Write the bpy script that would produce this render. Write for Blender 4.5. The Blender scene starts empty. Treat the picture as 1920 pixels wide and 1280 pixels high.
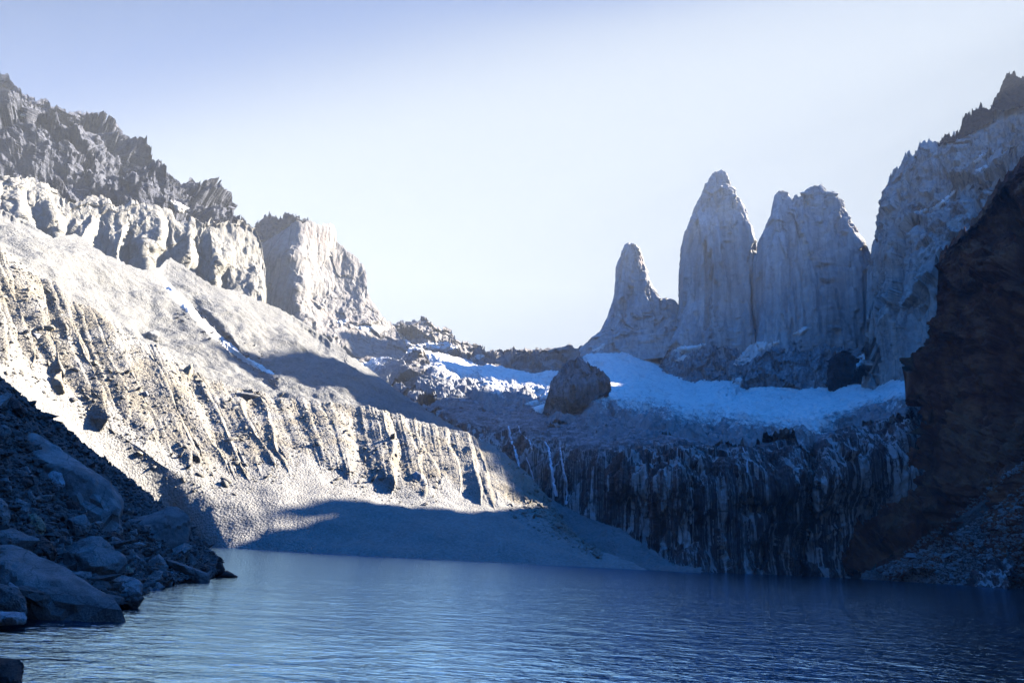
import bpy, bmesh, math, random
import numpy as np
from mathutils import Vector, Matrix
from mathutils.bvhtree import BVHTree

S = bpy.context.scene
COL = S.collection

# ------------------------------------------------------------------ camera
H = 5.0                      # eye height over the lake, metres
F_PX = 1280.0                # focal length in photograph pixels (24 mm on 36 mm)
ROLL = 0.055
Y0 = 1037.0                  # horizon row at the middle column
PITCH = math.atan((Y0 - 640) / F_PX * math.cos(ROLL))
R0 = np.array([1.0, 0, 0]); U0 = np.array([0, -math.sin(PITCH), math.cos(PITCH)])
FW = np.array([0, math.cos(PITCH), math.sin(PITCH)])
RT = math.cos(ROLL) * R0 + math.sin(ROLL) * U0
UP = -math.sin(ROLL) * R0 + math.cos(ROLL) * U0
CAM = np.array([0, 0, H])
cam_d = bpy.data.cameras.new('camera'); cam = bpy.data.objects.new('camera', cam_d); COL.objects.link(cam)
cam_d.lens = 24; cam_d.sensor_width = 36; cam_d.clip_start = 0.5; cam_d.clip_end = 20000
cam.matrix_world = Matrix(((RT[0], UP[0], -FW[0], CAM[0]), (RT[1], UP[1], -FW[1], CAM[1]),
                           (RT[2], UP[2], -FW[2], CAM[2]), (0, 0, 0, 1)))
S.camera = cam

# ------------------------------------------------------------------ light
SUN_AZ = math.radians(72)    # clockwise from +Y (the way the camera looks)
SUN_EL = math.radians(33)
SUN = Vector((math.sin(SUN_AZ) * math.cos(SUN_EL), math.cos(SUN_AZ) * math.cos(SUN_EL), math.sin(SUN_EL)))
sl = bpy.data.lights.new('sun', 'SUN'); so = bpy.data.objects.new('sun', sl); COL.objects.link(so)
sl.energy = 5.0; sl.angle = math.radians(0.5); sl.color = (1.0, 0.91, 0.78)
so.rotation_euler = SUN.to_track_quat('Z', 'Y').to_euler(); so.location = (0, 0, 900)

W = bpy.data.worlds.new('World'); S.world = W; W.use_nodes = True
wn, wl = W.node_tree.nodes, W.node_tree.links
wn.clear()
w_out = wn.new('ShaderNodeOutputWorld'); w_bg = wn.new('ShaderNodeBackground')
w_sky = wn.new('ShaderNodeTexSky'); w_sky.sky_type = 'NISHITA'; w_sky.sun_disc = False
w_sky.sun_elevation = SUN_EL; w_sky.sun_rotation = SUN_AZ
w_sky.altitude = 900; w_sky.air_density = 1.0; w_sky.dust_density = 1.0; w_sky.ozone_density = 2.0
w_bg.inputs[1].default_value = 0.12
def wnode(kind, **kw):
    n = wn.new(kind)
    for k, v in kw.items(): setattr(n, k, v)
    return n
w_tc = wnode('ShaderNodeTexCoord')
w_dot = wnode('ShaderNodeVectorMath', operation='DOT_PRODUCT'); wl.new(w_tc.outputs['Generated'], w_dot.inputs[0])
w_dot.inputs[1].default_value = Vector((math.sin(math.radians(20)) * .866, math.cos(math.radians(20)) * .866, -.5))
w_sep = wnode('ShaderNodeSeparateXYZ'); wl.new(w_tc.outputs['Generated'], w_sep.inputs[0])
w_lo = wnode('ShaderNodeMath', operation='MULTIPLY'); wl.new(w_sep.outputs[2], w_lo.inputs[0]); w_lo.inputs[1].default_value = -.3
w_sum = wnode('ShaderNodeMath', operation='ADD'); wl.new(w_dot.outputs['Value'], w_sum.inputs[0]); wl.new(w_lo.outputs[0], w_sum.inputs[1])
w_rmp = wnode('ShaderNodeMapRange', interpolation_type='SMOOTHSTEP'); wl.new(w_sum.outputs[0], w_rmp.inputs[0])
w_rmp.inputs[1].default_value = -.31; w_rmp.inputs[2].default_value = .26
w_hue = wnode('ShaderNodeMix', data_type='RGBA', blend_type='MULTIPLY'); w_hue.inputs[0].default_value = 1
w_zen = wnode('ShaderNodeMapRange'); wl.new(w_sep.outputs[2], w_zen.inputs[0]); w_zen.inputs[1].default_value = .15; w_zen.inputs[2].default_value = .9; w_zen.inputs[3].default_value = .62; w_zen.inputs[4].default_value = 1.25
w_sc = wnode('ShaderNodeVectorMath', operation='SCALE'); wl.new(w_sky.outputs[0], w_sc.inputs[0]); wl.new(w_zen.outputs[0], w_sc.inputs['Scale'])
wl.new(w_sc.outputs[0], w_hue.inputs[6]); w_hue.inputs[7].default_value = (.022, .285, .64, 1)     # deep mountain blue away from the sun
def w_fade(axis, lo, hi, prev):      # the pale glare keeps to the low sky ahead
    f = wnode('ShaderNodeMapRange', interpolation_type='SMOOTHSTEP'); wl.new(w_sep.outputs[axis], f.inputs[0])
    f.inputs[1].default_value = lo; f.inputs[2].default_value = hi; f.inputs[3].default_value = 1; f.inputs[4].default_value = 0
    m = wnode('ShaderNodeMath', operation='MULTIPLY'); wl.new(prev, m.inputs[0]); wl.new(f.outputs[0], m.inputs[1]); return m.outputs[0]
w_fac = w_fade(0, .60, .84, w_fade(2, .66, .86, w_rmp.outputs[0]))
def w_step(lo, hi, a, col):
    f = wnode('ShaderNodeMapRange', interpolation_type='SMOOTHSTEP'); wl.new(w_fac, f.inputs[0]); f.inputs[1].default_value = lo; f.inputs[2].default_value = hi
    m = wnode('ShaderNodeMix', data_type='RGBA'); wl.new(f.outputs[0], m.inputs[0]); wl.new(a, m.inputs[6]); m.inputs[7].default_value = (*col, 1); return m
w_low = wnode('ShaderNodeMapRange', interpolation_type='SMOOTHSTEP'); wl.new(w_sep.outputs[2], w_low.inputs[0]); w_low.inputs[1].default_value = .05; w_low.inputs[2].default_value = .45; w_low.inputs[3].default_value = .8; w_low.inputs[4].default_value = 0
w_bk = wnode('ShaderNodeMix', data_type='RGBA'); wl.new(w_low.outputs[0], w_bk.inputs[0]); wl.new(w_hue.outputs[2], w_bk.inputs[6]); w_bk.inputs[7].default_value = (.72, .86, 1.10, 1)   # paler towards the horizon
w_mix = w_step(0, .24, w_bk.outputs[2], (.05, .21, .62))          # lavender blue at the left, paler towards the sun
w_mix = w_step(.12, .62, w_mix.outputs[2], (.26, .44, .92))
w_mix = w_step(.5, 1.0, w_mix.outputs[2], (.90, 1.02, 1.18))
wl.new(w_mix.outputs[2], w_bg.inputs[0]); wl.new(w_bg.outputs[0], w_out.inputs[0])

S.view_settings.view_transform = 'Standard'; S.view_settings.look = 'None'
S.view_settings.exposure = 2.5; S.view_settings.gamma = 1.0
S.render.engine = 'CYCLES'
S.cycles.max_bounces = 6; S.cycles.diffuse_bounces = 0; S.cycles.glossy_bounces = 3
S.cycles.volume_bounces = 0; S.cycles.transparent_max_bounces = 4
S.cycles.use_denoising = True
S.cycles.sample_clamp_indirect = 6.0

# ------------------------------------------------------------------ helpers
def ray(px, py):
    cx = (np.asarray(px, float) - 960) / F_PX; cy = (640 - np.asarray(py, float)) / F_PX
    return FW + cx[..., None] * RT + cy[..., None] * UP

def pt(px, py, Y):
    """the place Y metres ahead that the pixel of the photograph looks at"""
    d = ray(px, py); Y = np.asarray(Y, float)
    return CAM + d * (Y / d[..., 1])[..., None]

def lake_Y(px, py):
    d = ray(px, py)
    return -H / d[..., 2] * d[..., 1]

_rs = np.random.RandomState(7)
_perm = np.concatenate([_rs.permutation(256)] * 3).astype(np.int32)
_g = _rs.normal(size=(256, 3)); _g = (_g / np.linalg.norm(_g, axis=1)[:, None]).astype(np.float32)

def perlin(p):
    sh = p.shape[:-1]; p = p.reshape(-1, 3)
    i = np.floor(p); f = (p - i).astype(np.float32); i = i.astype(np.int64) & 255
    u = f * f * f * (f * (f * 6 - 15) + 10)
    out = np.zeros(len(p), np.float32)
    for dx in (0, 1):
        wx = u[:, 0] if dx else 1 - u[:, 0]
        a = _perm[i[:, 0] + dx]
        for dy in (0, 1):
            wy = u[:, 1] if dy else 1 - u[:, 1]
            b = _perm[a + i[:, 1] + dy]
            for dz in (0, 1):
                wz = u[:, 2] if dz else 1 - u[:, 2]
                g = _g[_perm[b + i[:, 2] + dz]]
                out += wx * wy * wz * (g[:, 0] * (f[:, 0] - dx) + g[:, 1] * (f[:, 1] - dy) + g[:, 2] * (f[:, 2] - dz))
    return (out * 1.6).reshape(sh)

def fbm(p, octv=5, gain=0.5, lac=2.07):
    s = 0; a = 1.0
    for k in range(octv):
        s = s + a * perlin(p + 17.3 * k); p = p * lac; a *= gain
    return s

def ridged(p, octv=5, gain=0.55, lac=2.1):
    s = 0; a = 1.0; n = 0
    for k in range(octv):
        r = 1 - np.abs(perlin(p + 31.7 * k)); s = s + a * r * r; n += a; p = p * lac; a *= gain
    return s / n

_wf = _rs.rand(256, 3).astype(np.float32)
def facet(p, slope=1.0):
    """broken rock: flat tilted plates that meet in steps and cracks"""
    sh = p.shape[:-1]; p = p.reshape(-1, 3).astype(np.float32)
    i = np.floor(p); f = p - i; i = i.astype(np.int64) & 255
    best = np.full(len(p), 9e9, np.float32); hb = np.zeros(len(p), np.float32)
    for dx in (-1, 0, 1):
        a = _perm[(i[:, 0] + dx) & 255]
        for dy in (-1, 0, 1):
            b = _perm[a + ((i[:, 1] + dy) & 255)]
            for dz in (-1, 0, 1):
                c = _perm[b + ((i[:, 2] + dz) & 255)]
                w = _wf[c]; vx = f[:, 0] - dx - w[:, 0]; vy = f[:, 1] - dy - w[:, 1]; vz = f[:, 2] - dz - w[:, 2]
                d = vx * vx + vy * vy + vz * vz; m = d < best
                g = _g[c]; h = slope * (vx * g[:, 0] + vy * g[:, 1] + vz * g[:, 2]) + .8 * (w[:, 0] - .5)
                best = np.where(m, d, best); hb = np.where(m, h, hb)
    return hb.reshape(sh)

def tps(ctrl):
    c = np.array(ctrl, float); xy = c[:, :2] / 100.0; n = len(c)
    r = np.linalg.norm(xy[:, None] - xy[None], axis=2)
    A = np.zeros((n + 3, n + 3)); A[:n, :n] = r; A[:n, n] = 1; A[:n, n + 1:] = xy
    A[n, :n] = 1; A[n + 1:, :n] = xy.T
    w = np.linalg.solve(A, np.concatenate([c[:, 2], [0, 0, 0]]))
    def f(px, py):
        px = np.asarray(px, float) / 100; py = np.asarray(py, float) / 100
        s = w[n] + w[n + 1] * px + w[n + 2] * py
        for k in range(n):
            s = s + w[k] * np.sqrt((px - xy[k, 0]) ** 2 + (py - xy[k, 1]) ** 2)
        return s
    return f

def smooth(a, b, x):
    t = np.clip((x - a) / (b - a), 0, 1); return t * t * (3 - 2 * t)

def normals(V):
    du = np.gradient(V, axis=1); dv = np.gradient(V, axis=0)
    n = np.cross(du, dv); n /= (np.linalg.norm(n, axis=2)[..., None] + 1e-9)
    return n

def grid_faces(nr, nc, wrap=False):
    a = np.arange(nr * nc).reshape(nr, nc)
    if wrap: a = np.concatenate([a, a[:, :1]], axis=1)
    return np.stack([a[:-1, :-1], a[1:, :-1], a[1:, 1:], a[:-1, 1:]], axis=-1).reshape(-1, 4)

def mesh_np(name, V, Fq, attrs=None, flat=False):
    """V (n,3); Fq (m,k) equal-sized faces"""
    me = bpy.data.meshes.new(name)
    V = np.ascontiguousarray(V.reshape(-1, 3), dtype=np.float32); k = Fq.shape[1]; m = len(Fq)
    me.vertices.add(len(V)); me.vertices.foreach_set('co', V.ravel())
    me.loops.add(m * k); me.loops.foreach_set('vertex_index', Fq.astype(np.int32).ravel())
    me.polygons.add(m); me.polygons.foreach_set('loop_start', np.arange(0, m * k, k, dtype=np.int32))
    me.polygons.foreach_set('use_smooth', np.full(m, not flat))
    for an, av in (attrs or {}).items():
        at = me.attributes.new(an, 'FLOAT', 'POINT'); at.data.foreach_set('value', np.ascontiguousarray(av.ravel(), dtype=np.float32))
    me.update(calc_edges=True); me.validate()
    return me

def link(name, me, m, parent=None):
    o = bpy.data.objects.new(name, me); COL.objects.link(o)
    if m and not me.materials: me.materials.append(m)
    if parent: o.parent = parent
    return o

def tag(o, label, cat, group=None, kind=None):
    o['label'] = label; o['category'] = cat
    if group: o['group'] = group
    if kind: o['kind'] = kind
    return o

BV = {}
def bvh_grid(key, V, Fq):
    if V.ndim == 3 and len(Fq) == (V.shape[0] - 1) * (V.shape[1] - 1):
        V = V[::2, ::2]; Fq = grid_faces(*V.shape[:2])
    BV[key] = BVHTree.FromPolygons(V.reshape(-1, 3).tolist(), Fq.tolist())

def hit(px, py, keys):
    d = Vector(ray(px, py)).normalized(); best = None
    for k in keys:
        loc, n, i, dist = BV[k].ray_cast(Vector(CAM), d)
        if loc is not None and (best is None or dist < best[2]): best = (loc, n, dist)
    return best

# ------------------------------------------------------------------ materials
ALB = .44                     # all stone and snow keep to real reflectances
class NT:
    def __init__(s, name):
        s.m = bpy.data.materials.new(name); s.m.use_nodes = True
        s.n, s.l = s.m.node_tree.nodes, s.m.node_tree.links
        s.n.clear(); s.out = s.n.new('ShaderNodeOutputMaterial'); s.b = s.n.new('ShaderNodeBsdfPrincipled')
        s.l.new(s.b.outputs[0], s.out.inputs[0]); s.pos = s.n.new('ShaderNodeNewGeometry').outputs['Position']
    def obj(s):
        s.pos = s.n.new('ShaderNodeTexCoord').outputs['Object']; return s
    def set(s, sock, v):
        if hasattr(v, 'is_output') or isinstance(v, bpy.types.NodeSocket): s.l.new(v, sock)
        else: sock.default_value = v
    def map(s, scale=(1, 1, 1), rot=(0, 0, 0), src=None):
        m = s.n.new('ShaderNodeMapping'); s.l.new(src or s.pos, m.inputs[0])
        m.inputs['Scale'].default_value = scale; m.inputs['Rotation'].default_value = rot; return m.outputs[0]
    def noise(s, sc=1.0, det=6, rough=.55, dist=0, vec=None, seed=0):
        n = s.n.new('ShaderNodeTexNoise'); n.noise_dimensions = '4D'
        s.l.new(vec or s.pos, n.inputs['Vector']); n.inputs['W'].default_value = seed
        n.inputs['Scale'].default_value = sc; n.inputs['Detail'].default_value = det
        n.inputs['Roughness'].default_value = rough; n.inputs['Distortion'].default_value = dist; return n.outputs[0]
    def voro(s, sc=1.0, feat='F1', vec=None, out='Distance', rnd=1.0):
        n = s.n.new('ShaderNodeTexVoronoi'); n.feature = feat; s.l.new(vec or s.pos, n.inputs['Vector'])
        n.inputs['Scale'].default_value = sc; n.inputs['Randomness'].default_value = rnd; return n.outputs[out]
    def ramp(s, fac, stops):
        r = s.n.new('ShaderNodeValToRGB'); s.l.new(fac, r.inputs[0]); e = r.color_ramp.elements
        while len(e) < len(stops): e.new(0.5)
        for el, (p, c) in zip(e, stops):
            el.position = p
            el.color = (c, c, c, 1) if not hasattr(c, '__len__') else (*c, 1)
        return r.outputs[0]
    def mix(s, fac, a, b, mode='MIX'):
        n = s.n.new('ShaderNodeMix'); n.data_type = 'RGBA'; n.blend_type = mode
        s.set(n.inputs[0], fac)
        for sock, v in ((n.inputs[6], a), (n.inputs[7], b)):
            s.set(sock, (*v, 1) if isinstance(v, tuple) and len(v) == 3 else v)
        return n.outputs[2]
    def math(s, op, a, b=0.0):
        n = s.n.new('ShaderNodeMath'); n.operation = op; s.set(n.inputs[0], a); s.set(n.inputs[1], b); return n.outputs[0]
    def attr(s, name):
        n = s.n.new('ShaderNodeAttribute'); n.attribute_name = name; return n.outputs['Fac']
    def bump(s, h, dist, strength=1.0, prev=None):
        n = s.n.new('ShaderNodeBump'); s.l.new(h, n.inputs['Height']); n.inputs['Distance'].default_value = dist
        n.inputs['Strength'].default_value = strength
        if prev: s.l.new(prev, n.inputs['Normal'])
        return n.outputs[0]
    def done(s, col, rough=.9, nrm=None, spec=.2, alb=ALB):
        if alb != 1: col = s.mix(1.0, col, (alb, alb, alb, 1), 'MULTIPLY')
        s.set(s.b.inputs['Base Color'], (*col, 1) if isinstance(col, tuple) else col)
        s.set(s.b.inputs['Roughness'], rough); s.b.inputs['Specular IOR Level'].default_value = spec
        if nrm: s.l.new(nrm, s.b.inputs['Normal'])
        return s.m

def granite(name, dark, mid, light, stain=None, size=1.0, streak=.6, bump=1.0, crack=.5, alb=ALB):
    """weathered granite wall with vertical water streaks; size = metres of the main grain"""
    t = NT(name)
    big = t.noise(.012 / size, 5, .55, .3)
    st = t.noise(1, 6, .6, .25, t.map((.09 / size, .09 / size, .006 / size)), 3)
    st2 = t.noise(1, 5, .6, .2, t.map((.03 / size, .03 / size, .0035 / size)), 9)
    fine = t.noise(.12 / size, 7, .65)
    c = t.ramp(big, [(.3, mid), (.5, light), (.72, mid)])
    c = t.mix(t.ramp(st, [(.42, streak), (.56, 0.0)]), c, dark)
    c = t.mix(t.ramp(st2, [(.36, streak * .9), (.48, 0.0)]), c, dark)
    if stain:
        c = t.mix(t.math('MULTIPLY', t.ramp(t.noise(.02 / size, 4, .6, .2, None, 21), [(.55, 0.0), (.68, .75)]), t.ramp(st, [(.3, .3), (.6, 1.0)])), c, stain)
    c = t.mix(.35, c, t.ramp(fine, [(.3, tuple(x * .55 for x in mid)), (.7, tuple(min(1, x * 1.25) for x in light))]))
    cr = t.voro(.03 / size, 'DISTANCE_TO_EDGE', t.mix(.12, t.map((1.2, 1.2, .16)), t.math('MULTIPLY', fine, 40 * size)))
    c = t.mix(t.ramp(cr, [(0.0, crack), (.035, 0.0)]), c, tuple(x * .5 for x in dark))
    h = t.math('ADD', t.math('MULTIPLY', st, 1.0), t.math('MULTIPLY', fine, .6))
    return t.done(c, .92, t.bump(h, 6.0 * size * bump, .8), alb=alb)

M = {}
M['granite_far'] = granite('granite far', (.20, .21, .24), (.48, .475, .46), (.62, .60, .56), (.52, .32, .22), 1.2, .6, 1.0, .3, alb=1.0)
M['granite_wall'] = granite('granite wall', (.17, .18, .20), (.42, .40, .37), (.58, .52, .45), (.62, .36, .22), 1.0, .65, alb=1.0)
M['island'] = granite('dark granite', (.05, .055, .065), (.20, .21, .22), (.30, .31, .32), None, .6, .6, alb=1.0)
M['granite_foot'] = granite('granite foot slabs', (.09, .095, .11), (.30, .30, .305), (.44, .43, .42), (.32, .20, .16), .7, .8, alb=1.0)
M['pale_cliff'] = granite('pale cliff', (.40, .38, .34), (.56, .53, .47), (.66, .63, .56), None, .7, .35, 1.0, .3)
M['peak_rock'] = granite('peak rock', (.28, .27, .27), (.42, .40, .38), (.54, .50, .46), (.48, .36, .30), 1.2, .5, alb=.58)

def dark_rock():
    t = NT('dark layered rock')
    lay = t.noise(1, 6, .6, .6, t.map((.012, .012, .09), (.15, .25, 0)))
    n = t.noise(.05, 8, .65)
    c = t.ramp(lay, [(.3, (.05, .06, .10)), (.5, (.14, .155, .21)), (.7, (.23, .25, .31))])
    c = t.mix(.5, c, t.ramp(n, [(.3, (.05, .052, .065)), (.7, (.26, .26, .28))]))
    return t.done(c, .95, t.bump(t.math('ADD', lay, n), 8, .9), alb=.62)
M['dark_rock'] = dark_rock()

def black_rock():
    t = NT('black slate cap')
    n = t.noise(.06, 8, .65); c = t.ramp(n, [(.3, (.018, .017, .022)), (.75, (.075, .07, .075))])
    return t.done(c, .9, t.bump(n, 6, .9))
M['black_rock'] = black_rock()

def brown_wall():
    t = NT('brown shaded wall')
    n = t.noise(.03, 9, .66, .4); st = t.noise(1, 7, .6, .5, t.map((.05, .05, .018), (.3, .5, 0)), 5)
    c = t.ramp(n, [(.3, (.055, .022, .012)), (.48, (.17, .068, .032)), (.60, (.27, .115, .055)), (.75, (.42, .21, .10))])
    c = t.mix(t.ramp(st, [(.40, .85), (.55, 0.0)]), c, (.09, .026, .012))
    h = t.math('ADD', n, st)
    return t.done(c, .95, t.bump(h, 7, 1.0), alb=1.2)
M['brown_wall'] = brown_wall()

def scree(name, a, b, cdark, sc=.5, bump=1.0, spots=.5, till=None, alb=ALB):
    t = NT(name)
    big = t.noise(.015, 6, .6, .5); n = t.noise(sc, 8, .7); v = t.voro(sc * 1.7, out='Color'); vd = t.voro(sc * 1.7)
    flow = t.noise(1, 5, .6, .3, t.map((.05, .02, .02), (0, 0, .5)), 4)
    c = t.mix(t.ramp(big, [(.35, 0.0), (.65, 1.0)]), a, b)
    c = t.mix(t.ramp(flow, [(.45, .35), (.6, 0.0)]), c, cdark)
    c = t.mix(.45, c, t.ramp(v, [(.0, tuple(x * .55 for x in b)), (1.0, tuple(min(.9, x * 1.3) for x in a))]))
    c = t.mix(t.ramp(n, [(.30, spots), (.42, 0.0)]), c, cdark)
    if till: c = t.mix(t.math('MULTIPLY', t.attr('band'), t.ramp(t.noise(.05, 5, .6, .4, None, 31), [(.36, .05), (.60, .75)])), c, t.mix(.4, till, t.mix(1.0, (*till, 1), t.ramp(v, [(0.0, .6), (1.0, 1.25)]), 'MULTIPLY')))
    h = t.math('ADD', t.math('MULTIPLY', n, 1.2), t.math('MULTIPLY', vd, -.7))
    return t.done(c, .95, t.bump(h, 1.1 * bump / (sc * 2), .9), alb=alb)
M['moraine'] = scree('moraine rubble', (.74, .715, .665), (.66, .635, .58), (.45, .41, .35), .45, 1.0, .3, (.56, .48, .35))
M['upper_scree'] = scree('upper scree', (.49, .485, .46), (.42, .415, .395), (.24, .235, .23), .35, .7, .4)
M['moraine_stone'] = scree('moraine stones', (.60, .57, .51), (.50, .46, .39), (.33, .30, .25), .8, .5, .3)
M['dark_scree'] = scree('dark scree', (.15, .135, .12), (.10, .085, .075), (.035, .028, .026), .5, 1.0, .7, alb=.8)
M['scree_pale'] = scree('pale scree stones', (.34, .33, .32), (.24, .23, .22), (.10, .09, .085), .5, .6, .3, alb=1.0)
M['bank'] = scree('bank gravel', (.23, .23, .23), (.17, .17, .17), (.06, .06, .06), 1.6, 1.0, .6, alb=.65)

def striped():
    t = NT('water striped cliff')
    wob = t.n.new('ShaderNodeTexNoise'); wob.inputs['Scale'].default_value = .018; wob.inputs['Detail'].default_value = 4; t.l.new(t.pos, wob.inputs['Vector'])
    def wav(scale, k):
        p = t.n.new('ShaderNodeVectorMath'); p.operation = 'MULTIPLY_ADD'; t.l.new(wob.outputs['Color'], p.inputs[0]); p.inputs[1].default_value = (k, k, .2); t.l.new(t.map(scale), p.inputs[2]); return p.outputs[0]
    st = t.noise(1, 3, .55, .1, wav((.34, .10, .006), .9), 2)
    st2 = t.noise(1, 3, .5, .1, wav((.11, .05, .004), .5), 7)
    th = t.noise(1, 2, .5, .1, wav((.9, .25, .010), 1.1), 12)
    pres = t.noise(.016, 4, .6, .5, None, 15); fine = t.noise(.25, 8, .68)
    c = t.ramp(st, [(.36, (.016, .018, .024)), (.47, (.035, .037, .044)), (.52, (.10, .10, .10)), (.60, (.15, .15, .145)), (.66, (.05, .052, .06))])
    c = t.mix(t.math('MULTIPLY', t.ramp(st2, [(.505, 0.0), (.53, 1.0), (.58, 1.0), (.605, 0.0)]), t.ramp(pres, [(.34, .3), (.5, 1.0)])), c, (.60, .59, .57))
    c = t.mix(t.math('MULTIPLY', t.ramp(th, [(.56, 0.0), (.585, 1.0), (.63, 1.0), (.65, 0.0)]), t.ramp(pres, [(.40, .9), (.58, .25)])), c, (.58, .58, .57))
    c = t.mix(t.ramp(st2, [(.36, .85), (.44, 0.0)]), c, (.016, .018, .026))
    c = t.mix(t.math('MULTIPLY', t.attr('bench'), .85), c, t.ramp(t.noise(.09, 9, .72, .4), [(.36, (.045, .06, .075)), (.46, (.16, .19, .215)), (.54, (.29, .33, .36)), (.64, (.50, .55, .58))]))
    cr = t.voro(.035, 'DISTANCE_TO_EDGE', t.mix(.1, t.map((1, 1, .6)), t.math('MULTIPLY', fine, 60)))
    c = t.mix(t.ramp(cr, [(0.0, .8), (.025, 0.0)]), c, (.012, .013, .018))
    c = t.mix(.5, c, t.mix(1.0, c, t.ramp(fine, [(.3, .35), (.7, 1.6)]), 'MULTIPLY'))
    return t.done(c, t.ramp(st, [(.4, .6), (.6, .9)]), t.bump(t.math('ADD', st, t.math('MULTIPLY', fine, .8)), 3.0, .8), .25, alb=.66)
M['striped'] = striped()

def snow(name, dirty):
    t = NT(name)
    n = t.noise(.06, 8, .68, .6); v = t.voro(.05, 'DISTANCE_TO_EDGE', t.mix(.15, t.pos, t.math('MULTIPLY', n, 60)))
    c = t.ramp(n, [(.25, (.78, .74, .68)), (.6, (.93, .89, .82))])
    if dirty:
        d = t.math('MULTIPLY', t.attr('debris'), 1.0)
        grit = t.noise(.11, 9, .72, .3, None, 8)
        f = t.math('MULTIPLY', t.ramp(t.math('ADD', grit, t.math('MULTIPLY', t.math('SUBTRACT', d, .5), .8)), [(.42, 0.0), (.55, 1.0)]), .92)
        c = t.mix(f, c, t.ramp(n, [(.3, (.12, .125, .13)), (.7, (.30, .30, .30))]))
        c = t.mix(t.math('MULTIPLY', t.ramp(v, [(0.0, .8), (.05, 0.0)]), t.math('ADD', d, .15)), c, (.12, .15, .19))
    return t.done(c, .7, t.bump(n, 5, .7), .3, alb=1.0)
M['snow'] = snow('snow', False); M['glacier'] = snow('glacier ice', True)

def boulder_mat(name, a, b, dk):
    t = NT(name).obj(); n = t.noise(.9, 8, .62); f = t.noise(9, 6, .7); big = t.noise(.35, 3, .5, 1.0)
    c = t.ramp(n, [(.3, b), (.7, a)]); c = t.mix(t.ramp(big, [(.42, .7), (.55, 0.0)]), c, dk)
    c = t.mix(t.ramp(f, [(.36, .75), (.46, 0.0)]), c, dk)
    g = t.noise(22, 3, .6); c = t.mix(.55, c, t.mix(1.0, c, t.ramp(g, [(.38, .45), (.62, 1.6)]), 'MULTIPLY'))
    cr = t.voro(.3, 'DISTANCE_TO_EDGE', t.mix(.3, t.pos, t.math('MULTIPLY', n, 3.0)))
    c = t.mix(t.ramp(cr, [(0.0, .6), (.014, 0.0)]), c, tuple(x * .3 for x in dk))
    oi = t.n.new('ShaderNodeObjectInfo').outputs['Random']
    c = t.mix(1.0, c, t.ramp(oi, [(0.0, .62), (1.0, 1.0)]), 'MULTIPLY')
    return t.done(c, .85, t.bump(t.math('ADD', n, t.math('MULTIPLY', f, .3)), .5, .9), .3, alb=1.0)
M['boulder'] = boulder_mat('granite boulder', (.34, .335, .33), (.25, .245, .24), (.13, .13, .13))
M['boulder_dark'] = boulder_mat('dark boulder', (.10, .095, .095), (.07, .065, .065), (.03, .03, .03))
M['boulder_pale'] = boulder_mat('pale boulder', (.55, .55, .56), (.44, .44, .46), (.28, .28, .30))
M['boulder_tan'] = boulder_mat('tan boulder', (.46, .40, .30), (.38, .32, .23), (.24, .19, .13))

def water():
    t = NT('lake water')
    a = t.noise(1, 4, .6, .3, t.map((.36, .62, 1))); b = t.noise(1, 3, .6, .2, t.map((1.2, 2.8, 1), (0, 0, .15)), 3)
    c = t.noise(1, 3, .55, .2, t.map((.03, .08, 1)), 5)
    h = t.math('ADD', t.math('MULTIPLY', a, 1.0), t.math('MULTIPLY', b, .30)); h = t.math('ADD', h, t.math('MULTIPLY', c, .8))
    nrm = t.bump(h, .3, 1.0)
    d = t.n.new('ShaderNodeBsdfDiffuse'); d.inputs[0].default_value = (.002, .16, .28, 1)          # light scattered back by glacial silt
    g = t.n.new('ShaderNodeBsdfAnisotropic'); g.inputs['Color'].default_value = (.38, .66, .95, 1); g.inputs['Roughness'].default_value = .09; t.l.new(nrm, g.inputs['Normal'])
    f = t.n.new('ShaderNodeFresnel'); f.inputs['IOR'].default_value = 1.33; t.l.new(nrm, f.inputs['Normal'])
    mx = t.n.new('ShaderNodeMixShader'); t.l.new(f.outputs[0], mx.inputs[0]); t.l.new(d.outputs[0], mx.inputs[1]); t.l.new(g.outputs[0], mx.inputs[2])
    t.l.new(mx.outputs[0], t.out.inputs[0]); t.n.remove(t.b); return t.m
M['water'] = water()
def fall_water():
    t = NT('falling water'); n = t.noise(1, 5, .6, 0, t.map((.5, .5, .05)))
    return t.done(t.ramp(n, [(.3, (.45, .5, .58)), (.7, (.85, .87, .9))]), .6, alb=1)
M['fall'] = fall_water()

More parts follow.
